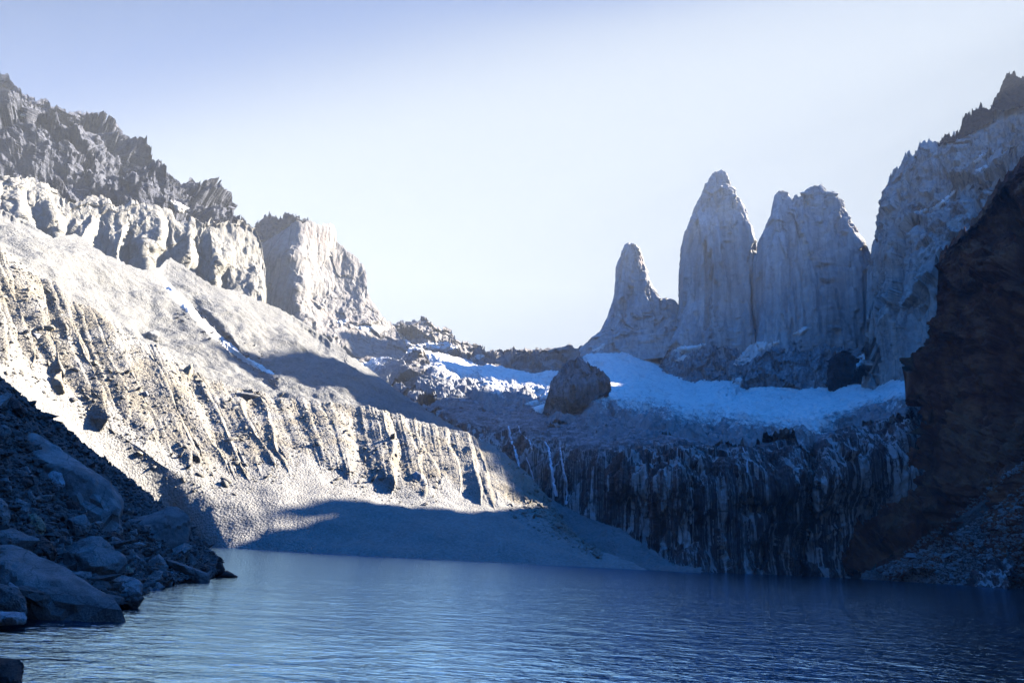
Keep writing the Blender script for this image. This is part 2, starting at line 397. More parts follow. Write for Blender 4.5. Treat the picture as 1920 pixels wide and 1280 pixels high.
# ------------------------------------------------------------------ massif builder
def relief(name, mat, top, bottom, ctrl, nc, nr, amps, back=200, drop=1.1, jag=3.0, x_by='arc', gam=1.0, nback=26, extra=None, attrs=None, bvh=True, jagf=.11, hold=.06, ampf=None):
    """a mountain face: skyline and foot as polylines, depth from control places, then a back side falling away behind the crest"""
    tx = np.array([p[0] for p in top], float); ty = np.array([p[1] for p in top], float)
    bx = np.array([p[0] for p in bottom], float); by = np.array([p[1] for p in bottom], float)
    if x_by == 'arc':
        seg = np.abs(np.diff(tx)) + .5 * np.abs(np.diff(ty)); cum = np.concatenate([[0], np.cumsum(seg)]); cum /= cum[-1]
        px = np.interp(np.linspace(0, 1, nc), cum, tx)
    else: px = np.linspace(tx[0], tx[-1], nc)
    pyt = np.interp(px, tx, ty); pyb = np.interp(px, bx, by)
    q = np.stack([px * jagf, np.full(nc, .3), np.full(nc, len(name) * 3.7)], -1)
    pyt = pyt + jag * fbm(q, 4, .6) + jag * 1.3 * facet(q * np.array([.55, 1, 1]) + 5); pyb = np.maximum(pyb, pyt + 2)
    tt = np.linspace(0, 1, nr)[:, None] ** gam
    PX = np.broadcast_to(px, (nr, nc)); PY = pyt + (pyb - pyt) * tt
    D = tps(ctrl)(PX, PY)
    if extra: D = extra(PX, PY, D)
    V = pt(PX, PY, D)
    n = normals(V); flip = (n * (CAM - V)).sum(2) < 0; n[flip] *= -1
    keep = smooth(0, hold, tt) * .85 + .15
    dsp = 0
    for (amp, sx, sz, kind, *o) in amps:
        P = V * np.array([1 / sx, 1 / sx, 1 / sz]) + len(name)
        f = {'f': lambda: fbm(P, o[0] if o else 5), 'r': lambda: ridged(P, o[0] if o else 5) - .5,
             'b': lambda: np.abs(fbm(P, o[0] if o else 4)) - .3,
             'c': lambda: facet(P + .18 * fbm(P * 1.7, 3)[..., None])}[kind]()
        dsp = dsp + amp * f
    toc = CAM - V; toc /= np.linalg.norm(toc, axis=2)[..., None]
    cz = (1 - smooth(0, hold * 3.5, tt))[..., None]
    n = n * (1 - cz) + toc * cz          # near the crest the plates stand out sideways, not upwards
    if ampf: dsp = dsp * ampf(PX, PY)
    V = V + n * (dsp * keep)[..., None]
    qb = np.linspace(0, 1, nback + 1)[1:][::-1][:, None]
    crest = V[0]
    B = np.broadcast_to(crest, (nback, nc, 3)).copy()
    dirx = crest[:, 0] * 1.04 / (np.abs(crest[:, 1]) + 1)
    B[..., 1] += back * qb; B[..., 0] += back * qb * dirx
    B[..., 2] -= back * drop * qb ** 1.15
    B += (fbm(B / (back * .25) + 3, 4) * back * .05 * smooth(0, .25, qb))[..., None]
    ALL = np.concatenate([B, V], 0)
    Fq = grid_faces(nr + nback, nc)
    at = {}
    if attrs:
        for k, f in attrs.items():
            a = f(PX, PY, V); at[k] = np.concatenate([np.broadcast_to(a[:1], (nback, nc)), a], 0)
    me = mesh_np(name, ALL, Fq, at)
    if bvh: bvh_grid(name, V, grid_faces(nr, nc))
    return me

def loft(levels, Y, depth=.8, nth=220, nz=260, ex=.56, amps=(), seed=0, shift=0.0, jag=0.0):
    """a free standing rock tower: left and right edge at each height, rounded square plan"""
    lv = np.array(levels, float)
    s = np.concatenate([[0], np.cumsum(np.abs(np.diff(lv[:, 0])) + .6 * np.abs(np.diff(lv[:, 1])) + .6 * np.abs(np.diff(lv[:, 2])))]); s /= s[-1]
    t = np.linspace(0, 1, nz); py = np.interp(t, s, lv[:, 0]); xl = np.interp(t, s, lv[:, 1]); xr = np.interp(t, s, lv[:, 2])
    Yb = Y + shift * (1 - t)
    L = pt(xl, py, Yb); Rr = pt(xr, py, Yb)
    C = (L + Rr) / 2; hw = (Rr - L) / 2 * (.93 + .07 * smooth(.1, .5, t))[:, None]
    th = np.linspace(0, 2 * np.pi, nth, endpoint=False)
    cs = np.sign(np.cos(th)) * np.abs(np.cos(th)) ** ex; sn = np.sign(np.sin(th)) * np.abs(np.sin(th)) ** ex
    V = C[:, None, :] + hw[:, None, :] * cs[None, :, None]
    dd = np.linalg.norm(hw, axis=1) * depth
    V = V.copy(); V[..., 1] += dd[:, None] * sn[None]
    rad = np.stack([np.cos(th), np.sin(th), 0 * th], -1)[None]
    dsp = 0
    side = .35 + .65 * np.abs(np.sin(th))[None]
    for (amp, sx, sz, kind, *o) in amps:
        P = V * np.array([1 / sx, 1 / sx, 1 / sz]) + seed
        f = fbm(P, o[0] if o else 5) if kind == 'f' else facet(P + .15 * fbm(P * 1.7, 3)[..., None]) if kind == 'c' else (ridged(P, o[0] if o else 5) - .5)
        dsp = dsp + amp * f
    tw = (1 - smooth(.05, .30, t))[:, None]
    if jag: dsp = dsp + tw * (9 * facet(V / np.array([15, 15, 24.]) + seed) + 4 * facet(V / np.array([6, 6, 9.]) + seed))
    fade = np.clip(np.linalg.norm(hw, axis=1) / 45, .4, 1)[:, None]
    V = V + rad * (dsp * side * fade)[..., None]
    if jag: V[..., 2] += jag * fbm(V * np.array([.12, .12, .02]) + seed, 3) * smooth(.12, 0, t)[:, None]
    V = np.concatenate([np.broadcast_to(V[0].mean(0), (1, nth, 3)), V], 0)
    return V, grid_faces(nz + 1, nth, True)

def join(parts):
    Vs, Fs, o = [], [], 0
    for V, Fq in parts:
        Vs.append(V.reshape(-1, 3)); Fs.append(Fq + o); o += len(Vs[-1])
    return np.concatenate(Vs), np.concatenate(Fs)

# ------------------------------------------------------------------ lake
def lake():
    ys = [18.0]
    while ys[-1] < 900: ys.append(ys[-1] + max(.16, ys[-1] * .0042))
    ys = np.array(ys); tx = np.concatenate([[-6, -3, -1.6], np.linspace(-.98, 1.02, 760), [1.6, 3, 6]])
    X = ys[:, None] * tx[None]; Y = np.broadcast_to(ys[:, None], X.shape); Z = np.zeros_like(X)
    dy = np.gradient(ys)[:, None]
    gust = .55 + .75 * smooth(-.35, .4, fbm(np.stack([X / 120, Y / 60, X * 0], -1), 3))
    for k, lam in enumerate((.55, .9, 1.5, 2.6, 4.5, 8.0, 14.0)):
        ok = 1 - smooth(lam / 4.0, lam / 2.2, dy)
        if ok.max() <= 0: continue
        A = (.015, .016, .012, .007, .0035, .002, .0015)[k] * lam
        th = .18 * math.sin(k * 2.1); xr = X * math.cos(th) + Y * math.sin(th); yr = Y * math.cos(th) - X * math.sin(th)
        w = perlin(np.stack([xr / (lam * 1.7), yr / lam, X * 0 + 9.1 * k], -1))
        Z += A * ok * gust * (1 - np.abs(w) * 1.6 if k in (1, 2) else w * 1.3)
    side = (np.abs(tx - .02) < 1.001)[None]; Z = np.where(side, Z, 0)
    V = np.stack([X, Y, Z], -1)
    xs2 = np.linspace(-110, 110, 24); Xf, Yf = np.meshgrid(xs2, np.linspace(-150, 18, 12)); Vf = np.stack([Xf, Yf, Xf * 0], -1)
    Va, Fa = join([(V, grid_faces(*X.shape)), (Vf, grid_faces(*Xf.shape))])
    o = link('lake', mesh_np('lake', Va, Fa), M['water'])
    tag(o, 'deep blue rippled mountain lake in the cirque below the rock towers', 'lake', kind='structure')
    xs = np.linspace(-2500, 2500, 40); X, Y = np.meshgrid(xs, np.linspace(-1200, 3600, 40)); V = np.stack([X, Y, X * 0 - 9.0], -1)
    o = link('ground', mesh_np('ground', V, grid_faces(*X.shape)), M['bank'])
    tag(o, 'bare rocky ground and lake bed under the water', 'ground', kind='structure')
lake()

# ------------------------------------------------------------------ moraine (foot, lower line of the gullied band, crest, hollow behind)
MOR = [  # crest px,py,Y      base of band           foot at the water px,Y
    ((-420, 180, 330), (-300, 520, 285), (-120, 235)),
    ((-200, 330, 385), (-120, 620, 325), (60, 285)),
    ((0, 462, 430), (75, 722, 365), (200, 330)),
    ((100, 545, 462), (190, 802, 388), (300, 365)),
    ((200, 600, 490), (310, 892, 398), (400, 404)),
    ((290, 645, 515), (405, 925, 410), (480, 376)),
    ((400, 712, 535), (500, 913, 425), (580, 370)),
    ((520, 742, 550), (585, 902, 450), (680, 367)),
    ((640, 757, 565), (675, 936, 450), (770, 366)),
    ((740, 775, 580), (772, 944, 460), (850, 367)),
    ((830, 802, 595), (858, 947, 472), (930, 374)),
    ((920, 828, 590), (945, 966, 470), (1010, 386)),
    ((985, 880, 572), (1010, 991, 474), (1075, 396)),
    ((1040, 955, 562), (1064, 1019, 480), (1125, 404)),
    ((1090, 1015, 520), (1105, 1043, 468), (1160, 408)),
    ((1150, 1052, 450), (1165, 1060, 436), (1210, 410)),
]
def moraine():
    nu, nw = 1300, 520
    k = np.linspace(0, 1, len(MOR)); u = np.linspace(0, 1, nu) ** .9
    def row(j):
        a = np.array([m[j] for m in MOR], float)
        kk = np.linspace(0, len(MOR) - 1, 400); 
        # gentle smoothing of the polyline
        cols = [np.interp(kk, np.arange(len(MOR)), a[:, i]) for i in range(a.shape[1])]
        ker = np.hanning(21); ker /= ker.sum()
        cols = [np.convolve(np.pad(c, 10, 'edge'), ker, 'valid') for c in cols]
        return [np.interp(u, kk / kk[-1], c) for c in cols]
    cx, cy, cY = row(0); bx, by, bY = row(1); fx, fY = row(2)
    # jagged lower line
    by = by - 14 + 6 * fbm(np.stack([u * 14, u * 0, u * 0 + 5], -1), 2)
    cyj = cy + 5 * fbm(np.stack([u * 70, u * 0, u * 0 + 9], -1), 4)
    Cr = pt(cx, cyj, cY); Ba = pt(bx, by, bY)
    hz = 640 + 0 * fx
    d = ray(fx, hz); Fo = np.stack([d[:, 0] / d[:, 1] * fY, fY, np.full(nu, -0.5)], -1)
    # keep the foot on the ray even though the ray's height changes its heading a little
    out = Fo - Ba; out[:, 2] = 0; out /= np.linalg.norm(out, axis=1)[:, None]
    Be = Cr.copy(); Be -= out * 60; Be[:, 2] -= 22
    Un = Fo + out * 25; Un[:, 2] = -12
    knots = np.array([0, .06, .5, .9, 1.0]); w = np.linspace(0, 1, nw)[:, None]
    V = np.zeros((nw, nu, 3))
    R = [Un, Fo, Ba, Cr, Be]
    for i in range(4):
        m = ((w >= knots[i]) & (w <= knots[i + 1]))[:, 0]
        t = ((w[m] - knots[i]) / (knots[i + 1] - knots[i]))[..., None]
        V[m] = R[i][None] * (1 - t) + R[i + 1][None] * t
    # fins: buttresses standing out of the band, ending in points at its foot
    q = np.clip((w - .5) / .4, -1, 2)
    rnd = np.random.RandomState(11)
    V0 = V.copy(); arc = np.concatenate([[0], np.cumsum(np.linalg.norm(np.diff(Ba, axis=0), axis=1))])
    q2 = np.broadcast_to(q, (nw, nu)); a2 = np.broadcast_to(arc, (nw, nu))
    def fins(mean, amp0, seed, lo, hi, wob):
        r = np.random.RandomState(seed); brk = [0]
        while brk[-1] < arc[-1] + 60: brk.append(brk[-1] + mean * np.exp(.75 * r.normal()))
        brk = np.array(brk)
        s = a2 + wob * fbm(np.stack([a2 / (mean * 1.5), q2 * 1.6, a2 * 0 + seed], -1), 2)
        i = np.clip(np.searchsorted(brk, s) - 1, 0, len(brk) - 2); wd = brk[i + 1] - brk[i]; fr = (s - brk[i]) / wd
        A = r.rand(len(brk))[i]; B = r.rand(len(brk))[i]; C = r.rand(len(brk))[i]
        pk = .62 + .2 * C
        rg = np.where(fr < pk, fr / pk, (1 - fr) / (1 - pk))
        low = lo + .20 * (B - .5) + .16 * (1 - rg)                       # fin foot drawn to a point
        pr = smooth(low - .05, low + .10, q2) * (1 - smooth(hi * (.55 + .5 * A), hi * (.9 + .5 * A), q2))
        return rg ** 1.1 * pr * amp0 * (.35 + .9 * A) * np.clip(wd / mean, .5, 1.6), pr
    su = np.interp(u, [0, .12, .3, .5, .75, .9, 1], [.8, 1.1, 1.25, 1.0, .75, .6, .2])[None]
    f1, pr1 = fins(15, 9.5, 4, .02, .92, 6.0)
    f2, pr2 = fins(4.6, 1.5, 9, .12, .98, 2.0)
    V = V + out[None] * ((f1 + f2 - 3.5 * pr1) * su)[..., None]
    prof = np.maximum(pr1, pr2)
    n = normals(V); n[n[..., 2] < 0] *= -1
    band = smooth(-.05, .12, q) * (1 - .6 * smooth(.9, 1.2, q))
    dsp = 2.4 * fbm(V / 34, 3, .5) + 0.32 * fbm(V / 6, 4, .6) * band + .22 * fbm(V / 2.0, 3) * (.3 + band)
    V = V + n * dsp[..., None]
    Fq = grid_faces(nw, nu)
    bandm = prof * 1.0
    o = link('moraine', mesh_np('moraine', V, Fq, {'band': bandm}), M['moraine'])
    bvh_grid('moraine', V, Fq)
    tag(o, 'pale sunlit moraine slope cut by eroded gullies and fins above the lake', 'moraine slope', kind='structure')
moraine()

# ------------------------------------------------------------------ scree slope behind the moraine crest
def upper_slope():
    top = [(-520, 60), (-250, 290), (0, 392), (60, 420), (100, 446), (140, 438), (200, 478), (262, 506), (300, 500), (320, 482), (350, 502), (400, 536), (440, 545), (478, 560), (496, 566), (520, 576), (600, 624), (690, 690), (760, 742), (800, 768), (850, 798), (860, 799), (913, 843), (980, 897), (1047, 943), (1113, 975), (1160, 988), (1210, 1022), (1250, 1050), (1310, 1076)]
    bot = [(-520, 420), (-250, 420), (0, 560), (100, 640), (200, 700), (300, 745), (400, 800), (520, 840), (640, 850), (740, 870), (830, 900), (920, 930), (985, 980), (1040, 1040), (1100, 1080), (1200, 1095), (1310, 1105)]
    ctrl = [(-500, 60, 560), (-250, 230, 620), (0, 345, 660), (200, 425, 740), (400, 505, 820), (480, 545, 860), (600, 624, 900), (690, 690, 900), (760, 742, 860), (850, 798, 780), (913, 843, 700), (980, 897, 640), (1047, 943, 600), (1113, 975, 560), (1160, 988, 525), (1210, 1022, 480), (1310, 1076, 420),
            (-250, 420, 450), (0, 500, 500), (100, 590, 520), (290, 690, 560), (400, 755, 585), (520, 785, 600), (640, 800, 615), (740, 820, 630), (830, 850, 635), (920, 880, 600),
            (300, 560, 690), (450, 640, 720), (550, 720, 690), (640, 740, 700), (700, 760, 720), (985, 980, 545), (1040, 1040, 455), (1100, 1075, 405), (1100, 1030, 480), (1200, 1075, 402), (1200, 1050, 440), (1310, 1100, 395)]
    def ex(PX, PY, D):
        D = D + 16 * smooth(26, 0, np.abs(PX - (330 + (PY - 540) * .93))) * smooth(520, 600, PY) * (1 - smooth(700, 800, PY))   # the gully that keeps its snow
        return D
    me = relief('scree_slope', 'x', top, bot, ctrl, 900, 420, [(14, 110, 110, 'f', 5), (2.5, 18, 18, 'f', 4)], back=150, drop=.5, jag=2.0, extra=ex)
    o = link('scree_slope', me, M['upper_scree'])
    tag(o, 'smooth grey scree slope rising behind the moraine to the pale cliffs', 'scree slope', kind='structure')
upper_slope()

# ------------------------------------------------------------------ pale cliffs, dark ridge, left peak, back ridge
def left_heights():
    top = [(-520, 20), (-300, 190), (-60, 325), (0, 330), (30, 334), (62, 336), (80, 345), (100, 352), (118, 372), (140, 378), (165, 370), (190, 364), (205, 372), (216, 392), (232, 384), (246, 372), (262, 384), (278, 380), (300, 386), (322, 392), (330, 412), (350, 416), (372, 408), (388, 420), (396, 408), (406, 424), (420, 418), (450, 418), (478, 428), (490, 455), (496, 500), (494, 556)]
    bot = [(-520, 240), (-300, 330), (0, 410), (100, 450), (200, 490), (300, 530), (400, 560), (494, 590)]
    ctrl = [(-520, 20, 640), (-300, 190, 690), (0, 330, 720), (100, 352, 765), (200, 370, 800), (300, 386, 835), (400, 420, 880), (478, 428, 920), (496, 500, 940),
            (-300, 330, 650), (0, 400, 690), (100, 440, 738), (200, 480, 785), (300, 520, 825), (400, 550, 872), (480, 575, 900), (440, 500, 890), (340, 470, 850)]
    def ex(PX, PY, D):
        u = PX / 62 + .5 * fbm(np.stack([PX / 90, PY / 140, PX * 0], -1), 3)
        fr = u - np.floor(u); r = np.where(fr < .7, fr / .7, (1 - fr) / .3)
        return D - 24 * r * smooth(-10, 90, PY - np.interp(PX, [t[0] for t in top], [t[1] for t in top])) - 4
    me = relief('pale_cliff', 'x', top, bot, ctrl, 760, 240, [(8, 60, 110, 'f', 4), (7, 60, 160, 'c'), (2.6, 18, 60, 'c'), (1.2, 6, 14, 'f', 4)], back=140, drop=.9, jag=4, extra=ex)
    tag(link('pale_cliff', me, M['pale_cliff']), 'long cream coloured sunlit cliff band with spiky top below the dark ridge', 'cliff', kind='structure')

    top = [(-620, -180), (-300, -20), (-60, 112), (0, 140), (14, 141), (26, 158), (42, 176), (60, 186), (85, 189), (100, 200), (128, 206), (150, 205), (165, 214), (190, 213), (200, 224), (217, 232), (228, 246), (242, 262), (262, 284), (282, 300), (298, 308), (305, 320), (322, 327), (340, 340), (366, 342), (372, 366), (392, 382), (412, 396), (432, 413), (470, 440)]
    bot = [(-620, 120), (-300, 260), (0, 380), (200, 430), (300, 445), (470, 480)]
    ctrl = [(-620, -180, 980), (-300, -20, 1020), (0, 140, 1080), (200, 224, 1130), (300, 310, 1120), (432, 413, 1100), (-300, 260, 800), (0, 370, 830), (200, 425, 880), (330, 430, 930), (470, 480, 1000),
            (60, 260, 950), (160, 290, 985), (250, 350, 1000)]
    me = relief('dark_ridge', 'x', top, bot, ctrl, 760, 360, [(50, 150, 170, 'f', 5), (40, 95, 75, 'c'), (14, 40, 30, 'c'), (7, 16, 12, 'f', 4), (3, 6, 5, 'c')], back=400, drop=.9, jag=5)
    tag(link('dark_ridge', me, M['dark_rock']), 'craggy dark rock ridge falling to the right above the cream cliffs', 'rock ridge', kind='structure')

def left_peak():
    top = [(430, 520), (474, 434), (490, 452), (500, 446), (540, 430), (556, 412), (575, 413), (592, 420), (608, 421), (626, 423), (630, 436), (631, 456), (648, 466), (662, 478), (680, 496), (687, 510), (688, 540), (694, 560), (708, 578), (722, 598), (740, 612), (760, 650), (790, 690)]
    bot = [(430, 620), (600, 700), (700, 730), (790, 740)]
    ctrl = [(430, 520, 1330), (474, 434, 1320), (500, 446, 1290), (556, 412, 1255), (600, 420, 1290), (631, 456, 1330), (688, 520, 1345), (740, 612, 1330), (790, 690, 1290),
            (545, 480, 1215), (557, 540, 1195), (572, 610, 1170), (500, 520, 1265), (520, 600, 1220), (560, 575, 1188), (600, 500, 1300), (660, 560, 1300), (600, 600, 1235), (620, 640, 1190), (680, 640, 1230), (740, 680, 1190), (700, 730, 1120), (600, 700, 1130), (585, 560, 1262)]
    sn = lambda PX, PY, V: PX * 0
    me = relief('granite_peak', 'x', top, bot, ctrl, 520, 420, [(8, 60, 200, 'f', 4), (6, 75, 240, 'c'), (2.4, 26, 110, 'c'), (1.0, 9, 36, 'c')], back=300, drop=1.0, jag=3.5)
    o = link('granite_peak', me, M['peak_rock'])
    tag(o, 'massive pale granite peak with a bright sunlit arete and dark cap, beyond the scree slope', 'mountain peak')
    capt = [(474, 432), (484, 420), (497, 408), (505, 404), (516, 409), (530, 405), (544, 399), (549, 398), (556, 406), (566, 411), (580, 416), (592, 424)]
    capb = [(474, 440), (492, 455), (506, 448), (530, 440), (548, 420), (556, 412), (592, 426)]
    me = relief('summit_cap', 'x', capt, capb, [(474, 434, 1320), (500, 446, 1288), (556, 410, 1252), (592, 420, 1288), (520, 405, 1300), (544, 399, 1270)], 200, 40, [(12, 20, 16, 'r', 4)], back=120, drop=1.0, jag=5, jagf=.25)
    link('summit_cap', me, M['dark_rock'], o)

    top = [(700, 640), (738, 606), (772, 604), (784, 602), (790, 597), (798, 594), (804, 604), (826, 614), (846, 618), (852, 632), (866, 640), (888, 644), (904, 652), (911, 660), (925, 656), (960, 654), (1000, 656), (1022, 654), (1050, 650), (1064, 645), (1080, 652), (1110, 640), (1180, 650)]
    bot = [(700, 720), (780, 720), (900, 720), (1000, 730), (1180, 730)]
    ctrl = [(700, 640, 1480), (798, 594, 1560), (850, 630, 1540), (911, 660, 1520), (1000, 655, 1560), (1110, 640, 1600), (700, 720, 1260), (800, 700, 1330), (900, 705, 1330), (1000, 710, 1340), (1100, 720, 1320), (780, 650, 1460), (1180, 730, 1330)]
    me = relief('back_ridge', 'x', top, bot, ctrl, 520, 240, [(16, 80, 130, 'f', 5), (20, 50, 80, 'c'), (8, 18, 30, 'c')], back=260, drop=.8, jag=3.5, jagf=.16)
    tag(link('back_ridge', me, M['peak_rock']), 'low hazy rock ridge closing the valley between the left peak and the towers', 'rock ridge', kind='structure')
    # sunlit spur and the little rock island
    top = [(716, 720), (748, 690), (768, 664), (778, 655), (788, 657), (795, 656), (800, 668), (812, 690), (840, 712), (880, 732), (920, 748)]
    bot = [(716, 735), (790, 745), (850, 760), (920, 770)]
    ctrl = [(716, 720, 1130), (768, 664, 1130), (788, 657, 1120), (800, 668, 1140), (840, 712, 1110), (920, 748, 1040), (716, 735, 1080), (770, 710, 1075), (790, 745, 1020), (820, 730, 1050), (850, 760, 1000), (920, 770, 960)]
    me = relief('rock_spur', 'x', top, bot, ctrl, 260, 140, [(14, 34, 60, 'c'), (5, 12, 20, 'c')], back=110, drop=.8, jag=4, jagf=.2)
    tag(link('rock_spur', me, M['peak_rock']), 'sharp rock spur at the left rim of the snow basin, its right flank sunlit', 'rock spur')
    me = relief('rock_island', 'x', [(1020, 764), (1028, 738), (1033, 712), (1045, 699), (1055, 684), (1070, 674), (1084, 671), (1098, 676), (1106, 684), (1118, 688), (1130, 694), (1138, 704), (1143, 724)],
                [(1020, 772), (1050, 782), (1080, 772), (1106, 752), (1125, 740), (1143, 734)],
                [(1020, 764, 865), (1045, 699, 855), (1070, 674, 860), (1098, 676, 880), (1118, 688, 905), (1143, 724, 940), (1050, 745, 836), (1050, 782, 850), (1080, 720, 838), (1084, 750, 842), (1100, 720, 858), (1108, 700, 900), (1128, 715, 912), (1125, 738, 925), (1143, 734, 950)],
                260, 180, [(7, 24, 70, 'c'), (2.5, 9, 30, 'c'), (1.5, 4, 8, 'f', 3)], back=90, drop=.8, jag=2.5, jagf=.2)
    tag(link('rock_island', me, M['island']), 'blocky rock island standing out of the ice left of the towers', 'rock island')

# ------------------------------------------------------------------ the towers
GR = [(15, 52, 520, 'c'), (8, 20, 300, 'c'), (3.5, 9, 120, 'c'), (1.6, 6, 14, 'f', 3)]
def towers():
    lv = [(457, 1174, 1181), (462, 1170, 1192), (474, 1163, 1200), (484, 1158, 1203), (500, 1151, 1206), (530, 1149, 1216), (562, 1146, 1234), (600, 1136, 1262), (630, 1120, 1285), (655, 1090, 1300), (700, 1060, 1330)]
    parts = [loft(lv, 1560, .7, amps=GR, seed=1, jag=6),
             loft([(561, 1240, 1258), (566, 1232, 1266), (580, 1225, 1274), (600, 1222, 1277), (640, 1205, 1290), (690, 1190, 1310)], 1540, .8, amps=GR, seed=2)]
    V, Fq = join(parts)
    o = link('granite_tower', mesh_np('granite_tower', V, Fq), M['granite_far']); bvh_grid('tower_a', V, Fq)
    tag(o, 'smallest and farthest granite tower, with a rounded shoulder on its right', 'rock tower', 'granite towers above the glacier')
    lv = [(325, 1338, 1356), (329, 1333, 1361), (345, 1327, 1363), (352, 1322, 1365), (368, 1316, 1374), (388, 1302, 1384), (398, 1300, 1388), (425, 1289, 1396), (450, 1284, 1408), (480, 1282, 1416), (520, 1281, 1424), (580, 1279, 1426), (615, 1268, 1426), (650, 1250, 1424), (690, 1236, 1424), (720, 1228, 1420), (780, 1220, 1410)]
    parts = [loft(lv, 1480, .8, amps=GR, seed=5, jag=6), loft([(344, 1322, 1325), (356, 1319, 1332), (380, 1310, 1340)], 1480, .8, 60, 40, amps=GR, seed=6),
             loft([(392, 1380, 1386), (415, 1378, 1394), (440, 1375, 1400), (520, 1380, 1420), (600, 1390, 1422)], 1500, .8, 80, 80, amps=GR, seed=8)]
    V, Fq = join(parts)
    o = link('granite_tower', mesh_np('granite_tower', V, Fq), M['granite_far']); bvh_grid('tower_b', V, Fq)
    tag(o, 'tallest granite tower, tapering to a blunt tip, middle one of the three', 'rock tower', 'granite towers above the glacier')
    lv = [(349, 1526, 1538), (352, 1518, 1544), (362, 1502, 1550), (375, 1488, 1568), (385, 1472, 1576), (420, 1446, 1583), (470, 1424, 1606), (520, 1421, 1628), (545, 1421, 1637), (600, 1420, 1642), (645, 1414, 1643), (690, 1396, 1640), (730, 1382, 1620), (780, 1370, 1600)]
    parts = [loft(lv, 1380, .55, 260, 280, amps=GR, seed=11, jag=7),
             loft([(358, 1460, 1468), (362, 1456, 1476), (378, 1452, 1484), (400, 1448, 1492), (450, 1430, 1500), (520, 1424, 1500)], 1370, .7, 120, 140, amps=GR, seed=12, jag=5),
             loft([(366, 1490, 1494), (374, 1487, 1497), (392, 1482, 1500)], 1372, .7, 60, 40, amps=GR, seed=13)]
    V, Fq = join(parts)
    o = link('granite_tower', mesh_np('granite_tower', V, Fq), M['granite_far']); bvh_grid('tower_c', V, Fq)
    tag(o, 'broad twin topped granite tower next to the big rock wall', 'rock tower', 'granite towers above the glacier')
    for key, topl, botl, c in (('tower_a', [(1090, 658), (1130, 640), (1200, 646), (1240, 640), (1285, 655)], [(1090, 676), (1160, 684), (1215, 676), (1250, 694), (1285, 700)], [(1090, 658, 1580), (1200, 646, 1510), (1285, 655, 1500), (1160, 684, 1500), (1215, 676, 1490), (1285, 700, 1430)]),
                               ('tower_b', [(1232, 690), (1262, 640), (1300, 628), (1350, 650), (1400, 655), (1420, 648)], [(1232, 704), (1262, 730), (1310, 742), (1345, 722), (1372, 716), (1400, 704), (1420, 680)], [(1232, 690, 1420), (1300, 628, 1410), (1420, 648, 1400), (1262, 730, 1350), (1310, 742, 1325), (1372, 716, 1330), (1420, 680, 1370), (1310, 690, 1362)]),
                               ('tower_c', [(1368, 728), (1395, 690), (1440, 655), (1500, 632), (1560, 648), (1600, 655), (1645, 640)], [(1368, 754), (1420, 756), (1470, 750), (1520, 736), (1552, 726), (1600, 705), (1645, 662)], [(1368, 728, 1300), (1440, 655, 1310), (1560, 640, 1300), (1645, 640, 1300), (1368, 754, 1262), (1470, 750, 1245), (1520, 736, 1245), (1600, 705, 1235), (1645, 662, 1270), (1440, 710, 1262), (1520, 690, 1265)])):
        tw = next(t for t in bpy.data.objects if t.name.startswith('granite_tower') and t['label'].startswith({'tower_a': 'smallest', 'tower_b': 'tallest', 'tower_c': 'broad'}[key]))
        me = relief('rock_foot_' + key[-1], 'x', topl, botl, c, 260, 110, [(14, 40, 60, 'c'), (7, 16, 34, 'c'), (3, 7, 12, 'c')], back=90, drop=.3, jag=4, jagf=.2)
        link('rock_foot', me, M['granite_foot'], tw)
    # dark block standing in the snow at its foot
    V, Fq = loft([(661, 1572, 1582), (667, 1560, 1594), (674, 1555, 1604), (694, 1557, 1599), (712, 1551, 1594), (728, 1554, 1582), (745, 1551, 1570), (770, 1545, 1560)], 1215, .8, 140, 140, amps=[(26, 20, 44, 'c'), (10, 9, 20, 'c')], seed=20)
    o = link('rock_block', mesh_np('rock_block', V, Fq), M['black_rock'])
    tag(o, 'dark rock block jutting from the snow at the foot of the twin topped tower', 'rock block')

